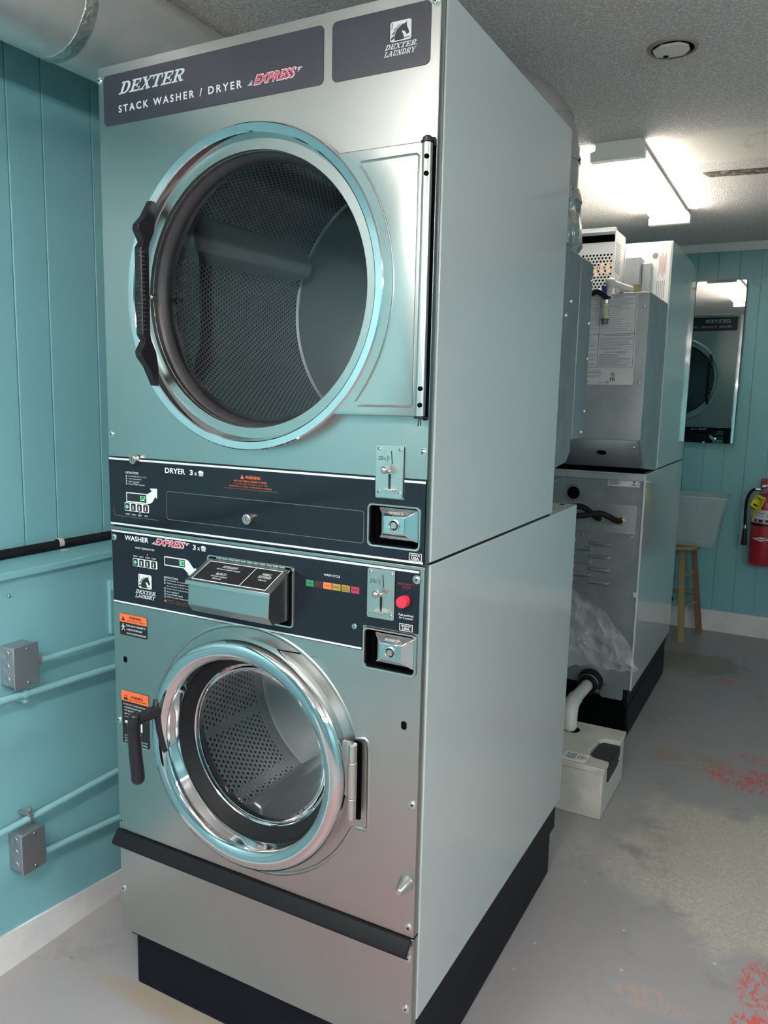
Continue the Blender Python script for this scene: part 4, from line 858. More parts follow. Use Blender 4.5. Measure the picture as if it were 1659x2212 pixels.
text(b, 'INSTRUCTIONS', .662, .700, 1.8835, 1.8880, yy, 1, 0, .02, 1); text(b, 'AVERTISSEMENT', .520, .566, 1.8835, 1.8880, yy, 1, 0, .02, 1)
text(b, 'ELEVATED PRESSURE FOR INSTALLATION', .635, .738, 1.7360, 1.7400, yy, 1, 0, .02, 1); text(b, 'PRODUITS COMMERCIAUX', .640, .732, 1.6710, 1.6750, yy, 1, 0, .02, 1)
rr = random.Random(3)
for xa, xb in ((.477, .608), (.619, .747)):
    for (za, zb, st) in ((1.8380, 1.8790, .0048), (1.7560, 1.8330, .0085), (1.6830, 1.7300, .0046), (1.6180, 1.6660, .0034)):
        z_ = zb
        while z_ > za:
            xe = xb - rr.random() ** 2 * (xb - xa) * .5; x_ = xa
            while x_ < xe:
                w_ = .004 + rr.random() * .014; flat(b, _r(x_, min(x_ + w_, xe), z_ - .0014, z_), yy, 2); x_ += w_ + .0016
            z_ -= st
for k in range(5): flat(b, _r(.565 + .002 * abs(k - 2), .632 - .002 * abs(k - 2), 1.5985 - .0060 * k, 1.6005 - .0060 * k), yy, 2)
# shield with star
flat(b, _r(.6680, .6860, 1.5860, 1.5890), yy, 1); b.disc((.677, yy, 1.5950), .0022, 'Y', 5, 1)
text(b, 'USA', .6690, .6850, 1.5790, 1.5845, yy, 1, 0, .02, 1); text(b, 'MADE', .6690, .6850, 1.5720, 1.5775, yy, 1, 0, .02, 1)
for k in range(3): flat(b, [(.6680 + .0067 * k, 1.5705), (.6720 + .0067 * k, 1.5705), (.6720 + .0067 * k, 1.5600 - (.003 if k == 1 else 0)), (.6690 + .0067 * k, 1.5615)], yy, 1)
text(b, '028', .5655, .5830, 1.5520, 1.5610, yy, 1, .3, 0, 2); text(b, 'AM', .6480, .6650, 1.5500, 1.5590, yy, 1, .4, 0, 2); flat(b, _r(.620, .642, 1.5515, 1.5530), yy, 1)
b.build('instruction_label', [M['paper'], M['pk'], M['pg']], bh)
# perforated box on top with burner flames behind the holes
b = MB(); holes = []
for r_ in range(12):
    for c_ in range(9):
        hx = .466 + c_ * .0148 + (r_ % 2) * .0074; hz = 1.945 + r_ * .0130
        if hx < .592: holes.append(list(reversed([(hx + .0047 * math.cos(t * PI / 4), hz + .0047 * math.sin(t * PI / 4)) for t in range(8)])))
plate(b, [_r(.30, .604, 1.903, 2.140)] + holes, 2.190, .0015)
b.box(.6025, .604, 2.1905, 2.388, 1.903, 2.190); b.box(.30, .3015, 2.1905, 2.388, 1.903, 2.190); b.box(.30, .604, 2.1905, 2.388, 2.188, 2.190); b.box(.30, .604, 2.190, 2.1915, 2.170, 2.190)
pb = b.build('perforated_cover', M['white'], m2, bevel=0)
b = MB(); b.box(.31, .600, 2.1925, 2.1945, 2.1395, 2.171); b.build('cover_opening', M['void'], pb)
b = MB(); b.box(.30, .608, 2.166, 2.20, 2.1905, 2.1935); b.box(.30, .608, 2.166, 2.168, 2.176, 2.1905); b.build('cover_lip', M['white'], pb, bevel=.001)
b = MB()
for r_ in range(12):
    for c_ in range(8): b.box(.6042, .6046, 2.215 + c_ * .0115, 2.221 + c_ * .0115, 2.020 + r_ * .0105, 2.026 + r_ * .0105)
b.box(.6042, .6048, 2.235, 2.275, 1.925, 1.960); b.build('side_perforations', simple('perforation_grey', (.30, .28, .27), .6), pb)
for k, (fx, fz, fh) in enumerate(((.497, 2.010, .035), (.520, 2.005, .045), (.545, 2.012, .060), (.572, 2.010, .065))):
    b = MB(); b.lathe([(1e-5, 0), (.006, .006), (.0085, .02), (.005, fh * .7), (1e-5, fh)], (fx, 2.23, fz), 'Z', 12); b.build('burner_flame', M['flame'], pb)
b = MB(); b.box(.31, .595, 2.30, 2.302, 1.905, 2.185); b.build('inner_wall', M['void'], pb)
b = MB(); b.box(.626, .690, 2.300, 2.388, 1.903, 2.090); b.box(.692, .728, 2.340, 2.388, 1.903, 2.070); b.build('igniter_box', M['galv'], m2, bevel=.002)
b = MB(); plate(b, [_r(.606, .798, 1.905, 2.160)], 2.3865, .0010, 0)
for k in range(5): flat(b, _r(.7480 + .0075 * k, .7500 + .0075 * k, 1.915 + .003 * k, 2.000), 2.3855, 1)
for k in range(7): flat(b, _r(.752 + .0045 * k, .7545 + .0045 * k, 2.015 + .006 * ((k * 3) % 4), 2.100 + .006 * ((k * 5) % 4)), 2.3855, 2)
b.disc((.735, 2.3855, 2.105), .0125, 'Y', 20, 1); b.build('dryer_back_panel', [M['white'], simple('vent_slot', (.22, .2, .2), .6), simple('red_label_print', (.55, .36, .36), .6)], m2)

# ------------------------------------------------------------------ piping and hoses behind the machines
g = thing('gas_valve', 'grey and brass gas valve with hanging sight tube in front of the instruction label', 'valve', (.65, 1.93, 1.90))
b = MB(); b.sphere((.655, 1.935, 1.936), .0205, 0, 14); b.tube([(.655, 1.935, 1.936), (.690, 1.99, 1.925), (.715, 2.03, 1.920)], .0145, 14, smooth=3); b.tube([(.655, 1.935, 1.936), (.650, 1.93, 1.885)], .011, 12, smooth=0); b.build('pipe_elbow', M['pvc'], g)
b = MB(); b.cyl((.735, 2.06, 1.922), .012, -.016, .016, 'Y', 16); b.tube([(.715, 2.03, 1.920), (.735, 2.05, 1.915), (.775, 2.10, 1.910)], .0045, 8); b.box(.700, .745, 2.060, 2.064, 1.9025, 1.945); b.build('brass_union', M['brass'], g)
b = MB(); b.hexa([(.622, 1.925, 1.897), (.646, 1.925, 1.897), (.646, 1.935, 1.897), (.622, 1.935, 1.897)], [(.624, 1.925, 1.930), (.641, 1.925, 1.922), (.641, 1.935, 1.922), (.624, 1.935, 1.930)]); b.build('blue_tag', M['blue'], g, bevel=.001)
b = MB(); b.tube([(.520, 1.93, 1.896), (.585, 1.93, 1.898), (.606, 1.93, 1.905), (.632, 1.93, 1.892), (.650, 1.93, 1.872)], .0125, 12, rs=(.0085, .0150)); b.build('black_hose_end', M['blackp'], g)
b = MB(); b.cyl((.642, 1.93, 0), .0155, 1.858, 1.872, 'Z', 20); b.build('valve_body', M['satin'], g)
b = MB(); b.cyl((.642, 1.93, 0), .0120, 1.800, 1.856, 'Z', 20); b.build('sight_tube', M['clear'], g)
b = MB(); b.cyl((.642, 1.93, 0), .0132, 1.847, 1.857, 'Z', 20); b.cyl((.642, 1.93, 0), .0138, 1.799, 1.808, 'Z', 20); b.build('yellow_ring', simple('yellow_ring', (.62, .60, .28), .4), g)
b = MB(); b.cyl((.642, 1.93, 0), .0130, 1.779, 1.799, 'Z', 8); b.cyl((.642, 1.93, 0), .0160, 1.795, 1.800, 'Z', 20); b.build('tube_cap', simple('cap_grey', (.10, .10, .11), .4), g)
def hose(pts, label):
    b = MB(); b.tube(pts, .0125, 14, smooth=8); o = b.build('water_hose', M['rubber'], angle=60); tag(o, label, 'hose', 'inlet hoses behind the washers')
hose([(.629, 2.118, .979), (.619, 2.085, .990), (.600, 2.075, 1.008), (.570, 2.06, 1.030), (.538, 2.02, 1.036), (.500, 1.94, 1.020), (.45, 1.80, .97), (.42, 1.6, .90), (.40, 1.3, .88)], 'black water hose plugged into the brass fitting above the letter C')
hose([(.718, 2.118, .977), (.700, 2.085, .984), (.672, 2.07, 1.000), (.640, 2.055, 1.012), (.598, 2.035, 1.004), (.53, 1.98, .990), (.47, 1.80, .94), (.44, 1.6, .86), (.43, 1.3, .84)], 'black water hose plugged into the brass fitting beside the letter H')
# vent riser and elbow
vp = thing('vent_pipe', 'grey sheet metal vent pipe rising behind the front machine and bending left under the ceiling', 'pipe', (.675, .96, 1.87))
def ringpath(): return [(.675, .955, 1.90), (.675, .955, 2.10), (.674, .955, 2.16)]
b = MB(); b.tube(ringpath(), .0985, 40, smooth=4); b.build('riser', M['vent'], vp)
b = MB(); b.tube([(.674, .955, 2.125), (.668, .955, 2.180), (.643, .955, 2.232), (.598, .955, 2.275), (.540, .955, 2.300), (.470, .955, 2.308)], .0985, 40, smooth=2, cap=False); b.build('elbow', M['vent'], vp, angle=20)
b = MB(); b.tube([(.48, .955, 2.308), (.1, .955, 2.312), (-.06, .955, 2.320)], .0970, 40, smooth=0); b.build('branch', M['vent'], vp)
b = MB()
for (px_, pz_, dx_, dz_) in ((.674, 2.130, 0, 1), (.655, 2.212, -.4, .9), (.575, 2.288, -.9, .4)):
    L = math.hypot(dx_, dz_); d = V((dx_ / L, 0, dz_ / L)) * .006; b.tube([V((px_, .955, pz_)) - d, V((px_, .955, pz_)) + d], .1030, 40, smooth=0)
b.build('seam_ring', M['vent'], vp)
b = MB(); b.lathe([(.101, 1.872), (.118, 1.90), (.115, 1.955), (.107, 1.99), (.109, 2.02), (.1005, 2.05), (.099, 2.045)], (.675, .955, 0), 'Z', 48); rr = random.Random(2)
b.v = [(x + rr.uniform(-.004, .004), y + rr.uniform(-.004, .004), z + rr.uniform(-.003, .003)) for x, y, z in b.v]; b.build('foil_tape', M['foil'], vp, angle=10)
b = MB(); b.sphere((.776, .955, 2.126), .0045, 0, 8); b.tube([(.675 + .099 * math.cos(t * .3 - .8), .955 + .099 * math.sin(t * .3 - .8), 2.131 - .0) for t in range(8)], .0022, 6, smooth=2); b.build('hose_clamp', M['blackm'], vp)
# big round duct along the wall
dt = thing('exhaust_duct', 'large round silver exhaust duct running along the ceiling above the left wall', 'duct', (-.177, -.9, 2.215))
b = MB(); b.tube([(-.177, -3.0, 2.337), (-.177, .045, 2.337)], .1215, 56, smooth=0); b.build('duct_section', M['duct'], dt)
b = MB(); b.tube([(-.177, .045, 2.337), (-.177, 1.60, 2.337)], .1205, 56, smooth=0); b.build('duct_section', M['duct'], dt)
b = MB(); b.lathe([(.1206, .028), (.1228, .030), (.1224, .040), (.1238, .045), (.1224, .050), (.1228, .062), (.1206, .064)], (-.177, 0, 2.337), 'Y', 56)
rr = random.Random(4); b.v = [(x + rr.uniform(-.0006, .0006), y + rr.uniform(-.0015, .0015), z + rr.uniform(-.0006, .0006)) for x, y, z in b.v]; b.build('joint_tape', M['foil'], dt)
b = MB(); b.tube([(-.177 + .1215 * math.cos(1.05), -3, 2.337 + .1215 * math.sin(1.05)), (-.177 + .1215 * math.cos(1.05), 1.60, 2.337 + .1215 * math.sin(1.05))], .0016, 6, smooth=0); b.build('lock_seam', M['duct'], dt)
# drain trough, grate, label, drain pipe
tr_ = thing('drain_trough', 'cream plastic drain trough with black grate on the floor between the two machines', 'drain trough', (.72, 1.6, 0))
b = MB(); b.box(.560, .853, 1.414, 1.780, 0, .176); tb = b.build('trough_body', M['trough'], tr_, bevel=.006, bseg=3)
b = MB(); plate(b, [[(.555, -1.785), (.858, -1.785), (.858, -1.680), (.800, -1.672), (.785, -1.655), (.776, -1.54), (.782, -1.505), (.800, -1.490), (.858, -1.482), (.858, -1.408), (.555, -1.408)]], 0, .020, mat=Matrix(((1, 0, 0, 0), (0, -1, 0, 0), (0, 0, -1, 0), (0, 0, 0, 1))))
b.v = [(x, -y if y < 0 else y, z) for x, y, z in b.v]
zs = [v[2] for v in b.v]; ys = [v[1] for v in b.v]; zc = (min(zs) + max(zs)) / 2; oy = 1.408 - min(ys)
b.v = [(x, y + oy, .186 + (z - zc)) for x, y, z in b.v]; b.build('trough_lid', M['trough'], tr_, bevel=.003)
b = MB()
for k in range(13):
    yk = 1.488 + k * .0148; b.box(.780, .858, yk - .0036, yk + .0036, .168, .1815); b.box(.8545, .8600, yk - .0036, yk + .0036, .118 + (.03 if k > 10 else 0), .1795)
for k in range(7): b.box(.782 + k * .0118, .7855 + k * .0118, 1.484, 1.670, .170, .1812)
for k in range(4): b.box(.8550, .8590, 1.484, 1.668, .122 + k * .015, .1255 + k * .015)
b.build('grate', simple('grate_black', (.030, .030, .038), .35), tr_)
b = MB(); b.box(.779, .8565, 1.484, 1.672, .1655, .1680); b.box(.8530, .8542, 1.486, 1.668, .112, .178); b.build('grate_shadow_pan', M['void'], tr_)
b = MB(); zz = .1965
def T5(u, w): return (u, w, zz + .0012)
b.add([(.700, 1.420, zz), (.786, 1.420, zz), (.786, 1.493, zz), (.700, 1.493, zz)], [(0, 1, 2, 3)], 0)
for k in range(5): b.add([T5(.712 + .0070 * k, 1.440 - .002 * (k % 3)), T5(.7145 + .0070 * k, 1.440 - .002 * (k % 3)), T5(.7145 + .0070 * k, 1.482), T5(.712 + .0070 * k, 1.482)], [(0, 1, 2, 3)], 1)
b.lathe([(.0125, zz + .0006), (.0160, zz + .0006)], (.766, 1.462, 0), 'Z', 24, 2); b.add([(.758, 1.458, zz + .001), (.762, 1.455, zz + .001), (.775, 1.466, zz + .001), (.772, 1.470, zz + .001)], [(0, 1, 2, 3)], 2); b.add([(.760, 1.468, zz + .001), (.763, 1.471, zz + .001), (.773, 1.457, zz + .001), (.770, 1.454, zz + .001)], [(0, 1, 2, 3)], 2)
b.build('warning_label', [M['pw'], M['pk'], simple('red_print', (.6, .1, .06), .5)], tr_, recalc=False)
b = MB(); b.disc((.664, 1.690, .1968), .034, 'Z', 28); b.build('trough_hole', M['void'], tr_)
b = MB(); b.box(.64, .70, 1.63, 1.66, .1965, .1975); b.build('caulk', M['trough'], tr_, bevel=.004)
dp = thing('drain_pipe', 'white plastic drain pipe bending down from the rear machine into the trough', 'pipe', (.655, 1.68, .10))
b = MB(); b.tube([(.630, 2.10, .250), (.634, 1.93, .262), (.640, 1.80, .275)], .0255, 24, smooth=3); b.build('pipe_length', M['pvc'], dp)
b = MB(); b.tube([(.638, 1.83, .272), (.645, 1.755, .278), (.652, 1.705, .262), (.655, 1.690, .225), (.655, 1.690, .205)], .0300, 24, smooth=5); b.build('pipe_elbow', M['pvc'], dp)
b = MB(); b.tube([(.655, 1.690, .225), (.655, 1.690, .150)], .0245, 24, smooth=0); b.build('pipe_tail', M['pvc'], dp)
b = MB(); b.lathe([(.026, 2.05), (.040, 2.045), (.043, 2.08), (.055, 2.11), (.055, 2.15)], (.632, 0, .255), 'Y', 32); b.build('rubber_coupling', M['rubber'], dp)
b = MB(); b.lathe([(.0435, 2.062), (.0445, 2.062), (.0445, 2.072), (.0435, 2.072)], (.632, 0, .255), 'Y', 32); b.lathe([(.0555, 2.115), (.0565, 2.115), (.0565, 2.125), (.0555, 2.125)], (.632, 0, .255), 'Y', 32); b.box(.668, .684, 2.055, 2.075, .225, .237); b.box(.685, .700, 2.110, 2.128, .245, .262); b.build('hose_clamp', M['screwm'], dp)
# clear plastic sheet hanging behind the near washer
b = MB(); NS, NT = 44, 40; top = V((.600, 1.50, .880)); rr = random.Random(11)
R_ed = [(.425, .905), (.55, .890), (.62, .868), (.69, .820), (.77, .775), (.845, .715), (.885, .650), (.915, .590), (.932, .548)]; B_ed = [(.932, .548), (.88, .525), (.81, .510), (.74, .512), (.685, .500), (.60, .492), (.48, .500)]; L_ed = [(.415, .900), (.42, .80), (.44, .70), (.46, .60), (.48, .500)]
def lerpl(L, t):
    f = t * (len(L) - 1); i = min(int(f), len(L) - 2); f -= i; return (L[i][0] + (L[i + 1][0] - L[i][0]) * f, L[i][1] + (L[i + 1][1] - L[i][1]) * f)
for i in range(NT + 1):
    t = i / NT; l = lerpl(L_ed, t); r_ = lerpl(R_ed, t); bo_t = t ** 3
    for j in range(NS + 1):
        s_ = j / NS; x = l[0] + (r_[0] - l[0]) * s_; z = l[1] + (r_[1] - l[1]) * s_
        bb = lerpl(B_ed, 1 - s_); z = z * (1 - bo_t) + bb[1] * bo_t; x = x * (1 - bo_t) + bb[0] * bo_t
        y = 1.50 + t * (.012 * math.sin(s_ * 9 + t * 3) + .007 * abs(math.sin(s_ * 14 + t * 5 + 1))) + .010 * abs(math.sin(t * 9 + s_ * 7)) * abs(math.sin(s_ * 8 - t * 5)) + .05 * math.sin(s_ * PI) * t
        b.v.append((x + .006 * math.sin(t * 31 + s_ * 11), y, z + .004 * math.sin(s_ * 37 + t * 13)))
for i in range(NT):
    for j in range(NS): b.f.append((i * (NS + 1) + j, i * (NS + 1) + j + 1, (i + 1) * (NS + 1) + j + 1, (i + 1) * (NS + 1) + j)); b.mi.append(0)
o = b.build('plastic_sheet', M['sheet'], angle=25); tag(o, 'crumpled clear plastic sheet hanging between the two machines above the trough', 'plastic sheet')

# ------------------------------------------------------------------ room
XR, YB, YF, ZC, XL = 4.2, -5.4, 4.193, 2.46, -.445
def struct(name, b, m, **k): return b.build(name, m, kind='structure', **k)
b = MB(); b.box(XL - .1, XR + .1, YB - .1, YF + .1, -.06, 0); struct('floor', b, M['floor'])
b = MB(); b.box(XL - .1, XR + .1, YB - .1, YF + .1, ZC, ZC + .06); ceil = struct('ceiling', b, M['ceil'])
def planks(b, cuts, lo, hi, face, back, axis, gap=.0016):
    for a_, c_ in zip(cuts[:-1], cuts[1:]):
        g_ = gap
        if axis == 'Y': b.box(back, face, a_ + g_, c_ - g_, lo, hi)
        else: b.box(a_ + g_, c_ - g_, face, back, lo, hi)
cuts = [YB, -5.1, -4.9, -4.7, -4.4, -4.2, -4.0, -3.8, -3.6, -3.4, -3.25, -3.1, -2.9, -2.7, -2.5, -2.28, -2.1, -1.9, -1.7, -1.52, -1.35, -1.15, -1.0, -.8, -.62, -.48, -.30, -.19, -.03, .114, .219, .381, .50, .64, .80, 1.0, 1.2, 1.4, 1.6, 1.8, 2.0, 2.2, 2.4, 2.6, 2.8, 3.0, 3.2, 3.4, 3.6, 3.8, 4.0, YF]
b = MB(); planks(b, cuts, 1.037, ZC, XL, XL - .02, 'Y', .0007); b.box(XL - .06, XL - .008, YB, YF, 0, ZC); wl = struct('wall_left', b, M['teal'], bevel=.003, recalc=True)
b = MB(); b.box(XL - .02, -.305, YB, YF, 0, 1.019); struct('wall_left_lower', b, M['teal'])
b = MB(); b.box(XL - .02, -.290, YB, YF, 1.019, 1.0375); struct('trim_1', b, M['teal'], bevel=.002)
b = MB(); b.box(-.305, -.293, .262, .30, .80, .955); b.box(-.305, -.288, .266, .30, .925, .955); struct('trim_2', b, M['teal'], bevel=.001)
cutx = [XL] + [round(.795 - .1225 * k, 4) for k in range(10, 0, -1)] + [.795, .917, 1.042, 1.166, 1.29, 1.41, 1.535, 1.66, 1.78, 1.9, 2.03, 2.15, 2.27, 2.4, 2.52, 2.64, 2.76, 2.88, 3.0, 3.12, 3.25, 3.4, 3.6, 3.8, 4.0, XR]
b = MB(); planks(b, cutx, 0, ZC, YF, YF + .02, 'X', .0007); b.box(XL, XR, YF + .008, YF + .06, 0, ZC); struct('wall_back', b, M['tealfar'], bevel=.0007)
b = MB(); b.box(XR, XR + .06, YB, YF, 0, ZC); struct('wall_right', b, M['teal'])
b = MB(); b.box(XL, XR, YB - .06, YB, 0, ZC); struct('wall_front', b, M['teal'])
b = MB(); pr = [(-3.4, .155), (-.123, .102), (.05, .088), (.267, .068), (.5, .062), (4.19, .062)]
for (y0, z0), (y1, z1) in zip(pr[:-1], pr[1:]):
    b.hexa([(-.305, y0, 0), (-.2975, y0, 0), (-.2975, y1, 0), (-.305, y1, 0)], [(-.305, y0, z0), (-.2985, y0, z0), (-.2985, y1, z1), (-.305, y1, z1)])
struct('baseboard_left', b, M['bbw'])
b = MB(); b.box(XL, XR, YF - .018, YF, 0, .140); struct('baseboard_back', b, M['bbw'], bevel=.002)
b = MB(); b.prism([(YF, 2.412), (YF - .012, 2.412), (YF - .020, 2.430), (YF - .030, 2.450), (YF - .030, ZC), (YF, ZC)], lambda u, w: (XL, u, w), lambda u, w: (XR, u, w)); struct('trim_3', b, M['trim'])
# ceiling flaws: cut slot with rough edges
b = MB(); b.box(.885, 1.5, 2.50, 2.58, ZC - .004, ZC); b.v = [(x + (.02 if y > 2.54 else 0), y + (x - .885) * .12, z) for x, y, z in b.v]
struct('ceiling_slot', b, simple('torn_plaster', (.20, .165, .12), .9), parent=ceil) if False else None
a = NB('torn_plaster'); n = a.noise(40, 5, .7, a.pos()); a.set(col=a.mix(a.maprange(n, .45, .6), (.04, .03, .025), (.30, .26, .20)), rough=.9)
o = b.build('trim_4', a.m, kind='structure')

# ceiling fixtures; the hung ones are added fill
def fixture(x0, x1, y0, y1, label, tm, r=.0130, drop=0):
    f = thing('ceiling_light', label, 'light', ((x0 + x1) / 2, (y0 + y1) / 2, 2.395), 0, 'fluorescent ceiling lights')
    def dn(q): q.v = [(x, y, z - drop) for x, y, z in q.v]
    b = MB(); xm = (x0 + x1) / 2; w = (x1 - x0)
    b.prism([(x0 + .02, ZC - .001), (x0 + .015, 2.444), (xm - .03, 2.442), (xm - .018, 2.412), (xm + .018, 2.412), (xm + .03, 2.442), (x1 - .015, 2.444), (x1 - .02, ZC - .001)], lambda u, w_: (u, y0 + .03, w_), lambda u, w_: (u, y1 - .03, w_))
    if drop:
        b = MB(); b.box(xm - .025, xm + .025, y0 + .03, y1 - .03, 2.405, 2.44)
    dn(b); b.build('housing', M['lampm'], f, bevel=.001)
    if drop:
        for yc in (y0 + .2, y1 - .2): b = MB(); b.cyl((xm, yc, 0), .002, 2.43 - drop, ZC - .001, 'Z', 8); b.build('hanging_cord', M['lampm'], f)
    for ya, yb in ((y0, y0 + .035), (y1 - .035, y1)):
        b = MB(); b.prism([(x0 + .018, ZC - .0005), (x0 + .016, 2.432), (x0 - .002, 2.426), (x0, 2.392), (x1, 2.392), (x1 + .002, 2.426), (x1 - .012, 2.448), (x1 - .014, ZC - .0005)], lambda u, w_: (u, ya, w_), lambda u, w_: (u, yb, w_)); dn(b); b.build('end_cap', M['lampm'], f, bevel=.001)
    for xx in (xm - w * .29, xm + w * .29):
        b = MB(); b.cyl((xx, 0, 2.410), r, y0 + .036, y1 - .036, 'Y', 12); dn(b); b.build('tube', tm, f)
fixture(.550, .752, 1.925, 3.190, 'fluorescent ceiling light with two glowing tubes above the rear machine', M['tube'])
fixture(.060, .260, -2.80, -1.55, 'fluorescent ceiling light nearest the left wall, in front of the first machine', M['tube2'])
fixture(.900, 1.100, -2.20, -.95, 'added fluorescent fill light in front of the first machine, above the photographer', M['tube4'], drop=.30)  # added lamp, brightens the left wall and the ceiling
fixture(3.00, 3.20, -1.3, -.05, 'added fluorescent fill light far to the right of the camera, front one of its pair', M['tube3'], drop=.35)  # added fill lamp for the machine's right side and the ceiling
fixture(3.00, 3.20, -3.1, -1.85, 'added fluorescent fill light far to the right of the camera, hindmost of its pair', M['tube3'], drop=.35)  # second added lamp on that side, raises the ambient light
fixture(1.70, 1.90, -4.7, -3.45, 'added fluorescent fill light at the far front end of the room', M['tube3'], drop=.35)  # unseen lamp put in to lift the room's ambient light
# round recessed box in the ceiling
rb = thing('recessed_can', 'round recessed light opening stuffed with white wadding in the ceiling', 'ceiling fixture', (.96, 1.18, 2.455))
b = MB(); b.lathe([(.058, 2.4585), (.058, 2.4540), (.062, 2.4530), (.067, 2.4550), (.068, 2.4599)], (.960, 1.180, 0), 'Z', 40); b.build('ring', simple('worn_ring', (.30, .25, .20), .7), rb)
b = MB(); b.disc((.960, 1.180, 2.4585), .060, 'Z', 32); b.build('opening', M['void'], rb)
b = MB(); pts = [(.908, 1.165), (.935, 1.138), (.985, 1.140), (1.004, 1.165), (1.004, 1.195), (.985, 1.222), (.945, 1.222), (.912, 1.208)]; b.prism(pts, lambda u, w: (u, w, 2.4505), lambda u, w: (u, w, 2.4580)); a = NB('wadding'); n = a.noise(60, 4, .7, a.obj()); a.set(col=(.78, .75, .74), rough=.6, normal=a.bump(n, 1, .01)); b.build('wadding', a.m, rb, bevel=.002)
b = MB(); b.disc((.938, 1.208, 2.4500), .008, 'Z', 12); b.build('wadding_hole', M['void'], rb)

# ------------------------------------------------------------------ left wall services
wp_ = thing('supply_pipe', 'black pipe lying along the ledge of the left wall', 'pipe', (-.428, 0, 1.038))
b = MB(); b.tube([(-.429, -3.2, 1.0560), (-.429, 1.2, 1.0500)], .0125, 18, smooth=0); b.build('pipe_run', M['rubber'], wp_)
b = MB(); b.lathe([(.0130, .200), (.0142, .200), (.0142, .216), (.0130, .216)], (-.429, 0, 1.0552), 'Y', 24, close=True); b.box(-.415, -.398, .200, .216, 1.0378, 1.0400); b.build('pipe_strap', M['straps'], wp_, bevel=.0006)
def conduit(pts, label, r=.0078):
    c = thing('conduit', label, 'conduit', pts[0], 0, 'painted conduits on the left wall')
    b = MB(); b.tube(pts, r, 16, smooth=0); b.build('conduit_run', M['conduit'], c)
    return c
xc = -.268
c1 = conduit([(xc, -.010, .8025), (xc, .9, .780)], 'teal painted conduit leaving the side of the upper junction box')
b = MB(); b.tube([(xc, -.014, .8030), (xc, .004, .8025)], .0125, 8, smooth=0); b.build('connector', simple('pinkish_steel', (.48, .38, .38), .4, .6), c1)
c2 = conduit([(xc, -3.2, .775), (xc, -.11, .7325), (xc, .25, .7130), (xc, .9, .700)], 'teal painted conduit passing just below the upper junction box', .0095)
c3 = conduit([(xc, -3.2, .42), (xc, -.127, .3990), (xc, .24, .4035), (xc, .9, .405)], 'teal painted conduit passing just above the lower junction box', .0085)
c4 = conduit([(xc, -.005, .2880), (xc, .24, .2605), (xc, .9, .22)], 'chipped teal conduit leaving the side of the lower junction box', .0088)
b = MB(); b.lathe([(.0098, -.048), (.0125, -.048), (.0125, -.038), (.0098, -.038)], (xc, 0, .7290), 'Y', 20, close=True); b.cyl((xc - .006, -.043, .7120), .004, -.006, .006, 'X', 10); b.box(-.305, -.262, -.048, -.038, .708, .716); b.build('strap', M['conduit'], c2, bevel=.0006)
b = MB(); b.lathe([(.0088, -.052), (.0118, -.052), (.0118, -.040), (.0088, -.040)], (xc, 0, .4000), 'Y', 20, close=True); b.box(-.305, -.258, -.052, -.040, .409, .413); b.box(-.275, -.262, -.051, -.041, .410, .430); b.cyl((-.262, -.046, .424), .0055, -.004, .004, 'X', 10); b.build('strap', M['boxm'], c3, bevel=.0008)
for nm, (y0, y1, z0, z1), xf, lb in (('upper', (-.083, -.0125, .7540, .8605), -.2480, 'grey steel junction box on the left wall, upper of the two'), ('lower', (-.084, -.0145, .2660, .3735), -.2500, 'grey steel junction box on the left wall, lower of the two')):
    jb = thing('junction_box', lb, 'electrical box', (-.28, (y0 + y1) / 2, z0), 0, 'junction boxes on the left wall')
    b = MB(); b.box(-.3052, xf - .004, y0 + .002, y1 - .002, z0 + .002, z1 - .002); b.build('box_body', M['boxm'], jb, bevel=.006, bseg=3)
    b = MB(); b.box(xf - .004, xf, y0, y1, z0, z1); b.build('cover_plate', M['boxm'], jb, bevel=.0015)
    for k in range(3): b = MB(); zc_ = z0 + .020 + k * (z1 - z0 - .040) / 2; b.lathe([(.0125, 0), (.0118, -.001), (.0105, -.0002), (1e-5, 0)], (-.279, y0 + .0018, zc_), 'Y', 20); b.build('knockout', M['boxm'], jb)
    for zz in (z0 + .010, z1 - .010):
        b = MB(); b.cyl((xf, (y0 + y1) / 2 + .004, zz), .0034, 0, .0020, 'X', 14, r1=.0026); b.build('screw', M['screwm'], jb)
for y_, z_ in ((-.045, 1.0), ):
    pass
# small wall screws / holes
b = MB(); b.sphere((-.304, -.047, .975), .0045, 0, 8); o = b.build('wall_screw', M['screwm']); tag(o, 'small painted screw in the left wall just below the ledge', 'screw')

# ------------------------------------------------------------------ far end of the room
mr = thing('wall_mirror', 'tall narrow mirror on the far wall beside the rear machine, reflecting its front', 'mirror', (.826, 4.16, 1.232))
mw, mh = .290, 1.002
T = Matrix.Translation((.822, 4.158, 1.733)) @ Matrix.Rotation(math.radians(-1.9), 4, 'Z') @ Matrix.Rotation(math.radians(-1.0), 4, 'X')
def mb_(b, name, m, **k):
    b.v = [tuple(T @ V(v)) for v in b.v]; return b.build(name, m, mr, **k)
b = MB(); plate(b, [rrect(-mw / 2, mw / 2, -mh / 2, mh / 2, .010)], -.003, .003); mb_(b, 'mirror_glass', M['mirror'])
b = MB(); plate(b, [rrect(-mw / 2 - .002, mw / 2 + .002, -mh / 2 - .002, mh / 2 + .002, .011)], .0005, .012); mb_(b, 'mirror_backing', M['blackm'])
b = MB(); b.box(-.037, -.023, -.008, .014, -mh / 2 - .008, -mh / 2 + .006); b.cyl((-.030, .0, -mh / 2 - .010), .006, -.01, .014, 'Y', 14); mb_(b, 'mirror_clip', M['satin'], bevel=.001)
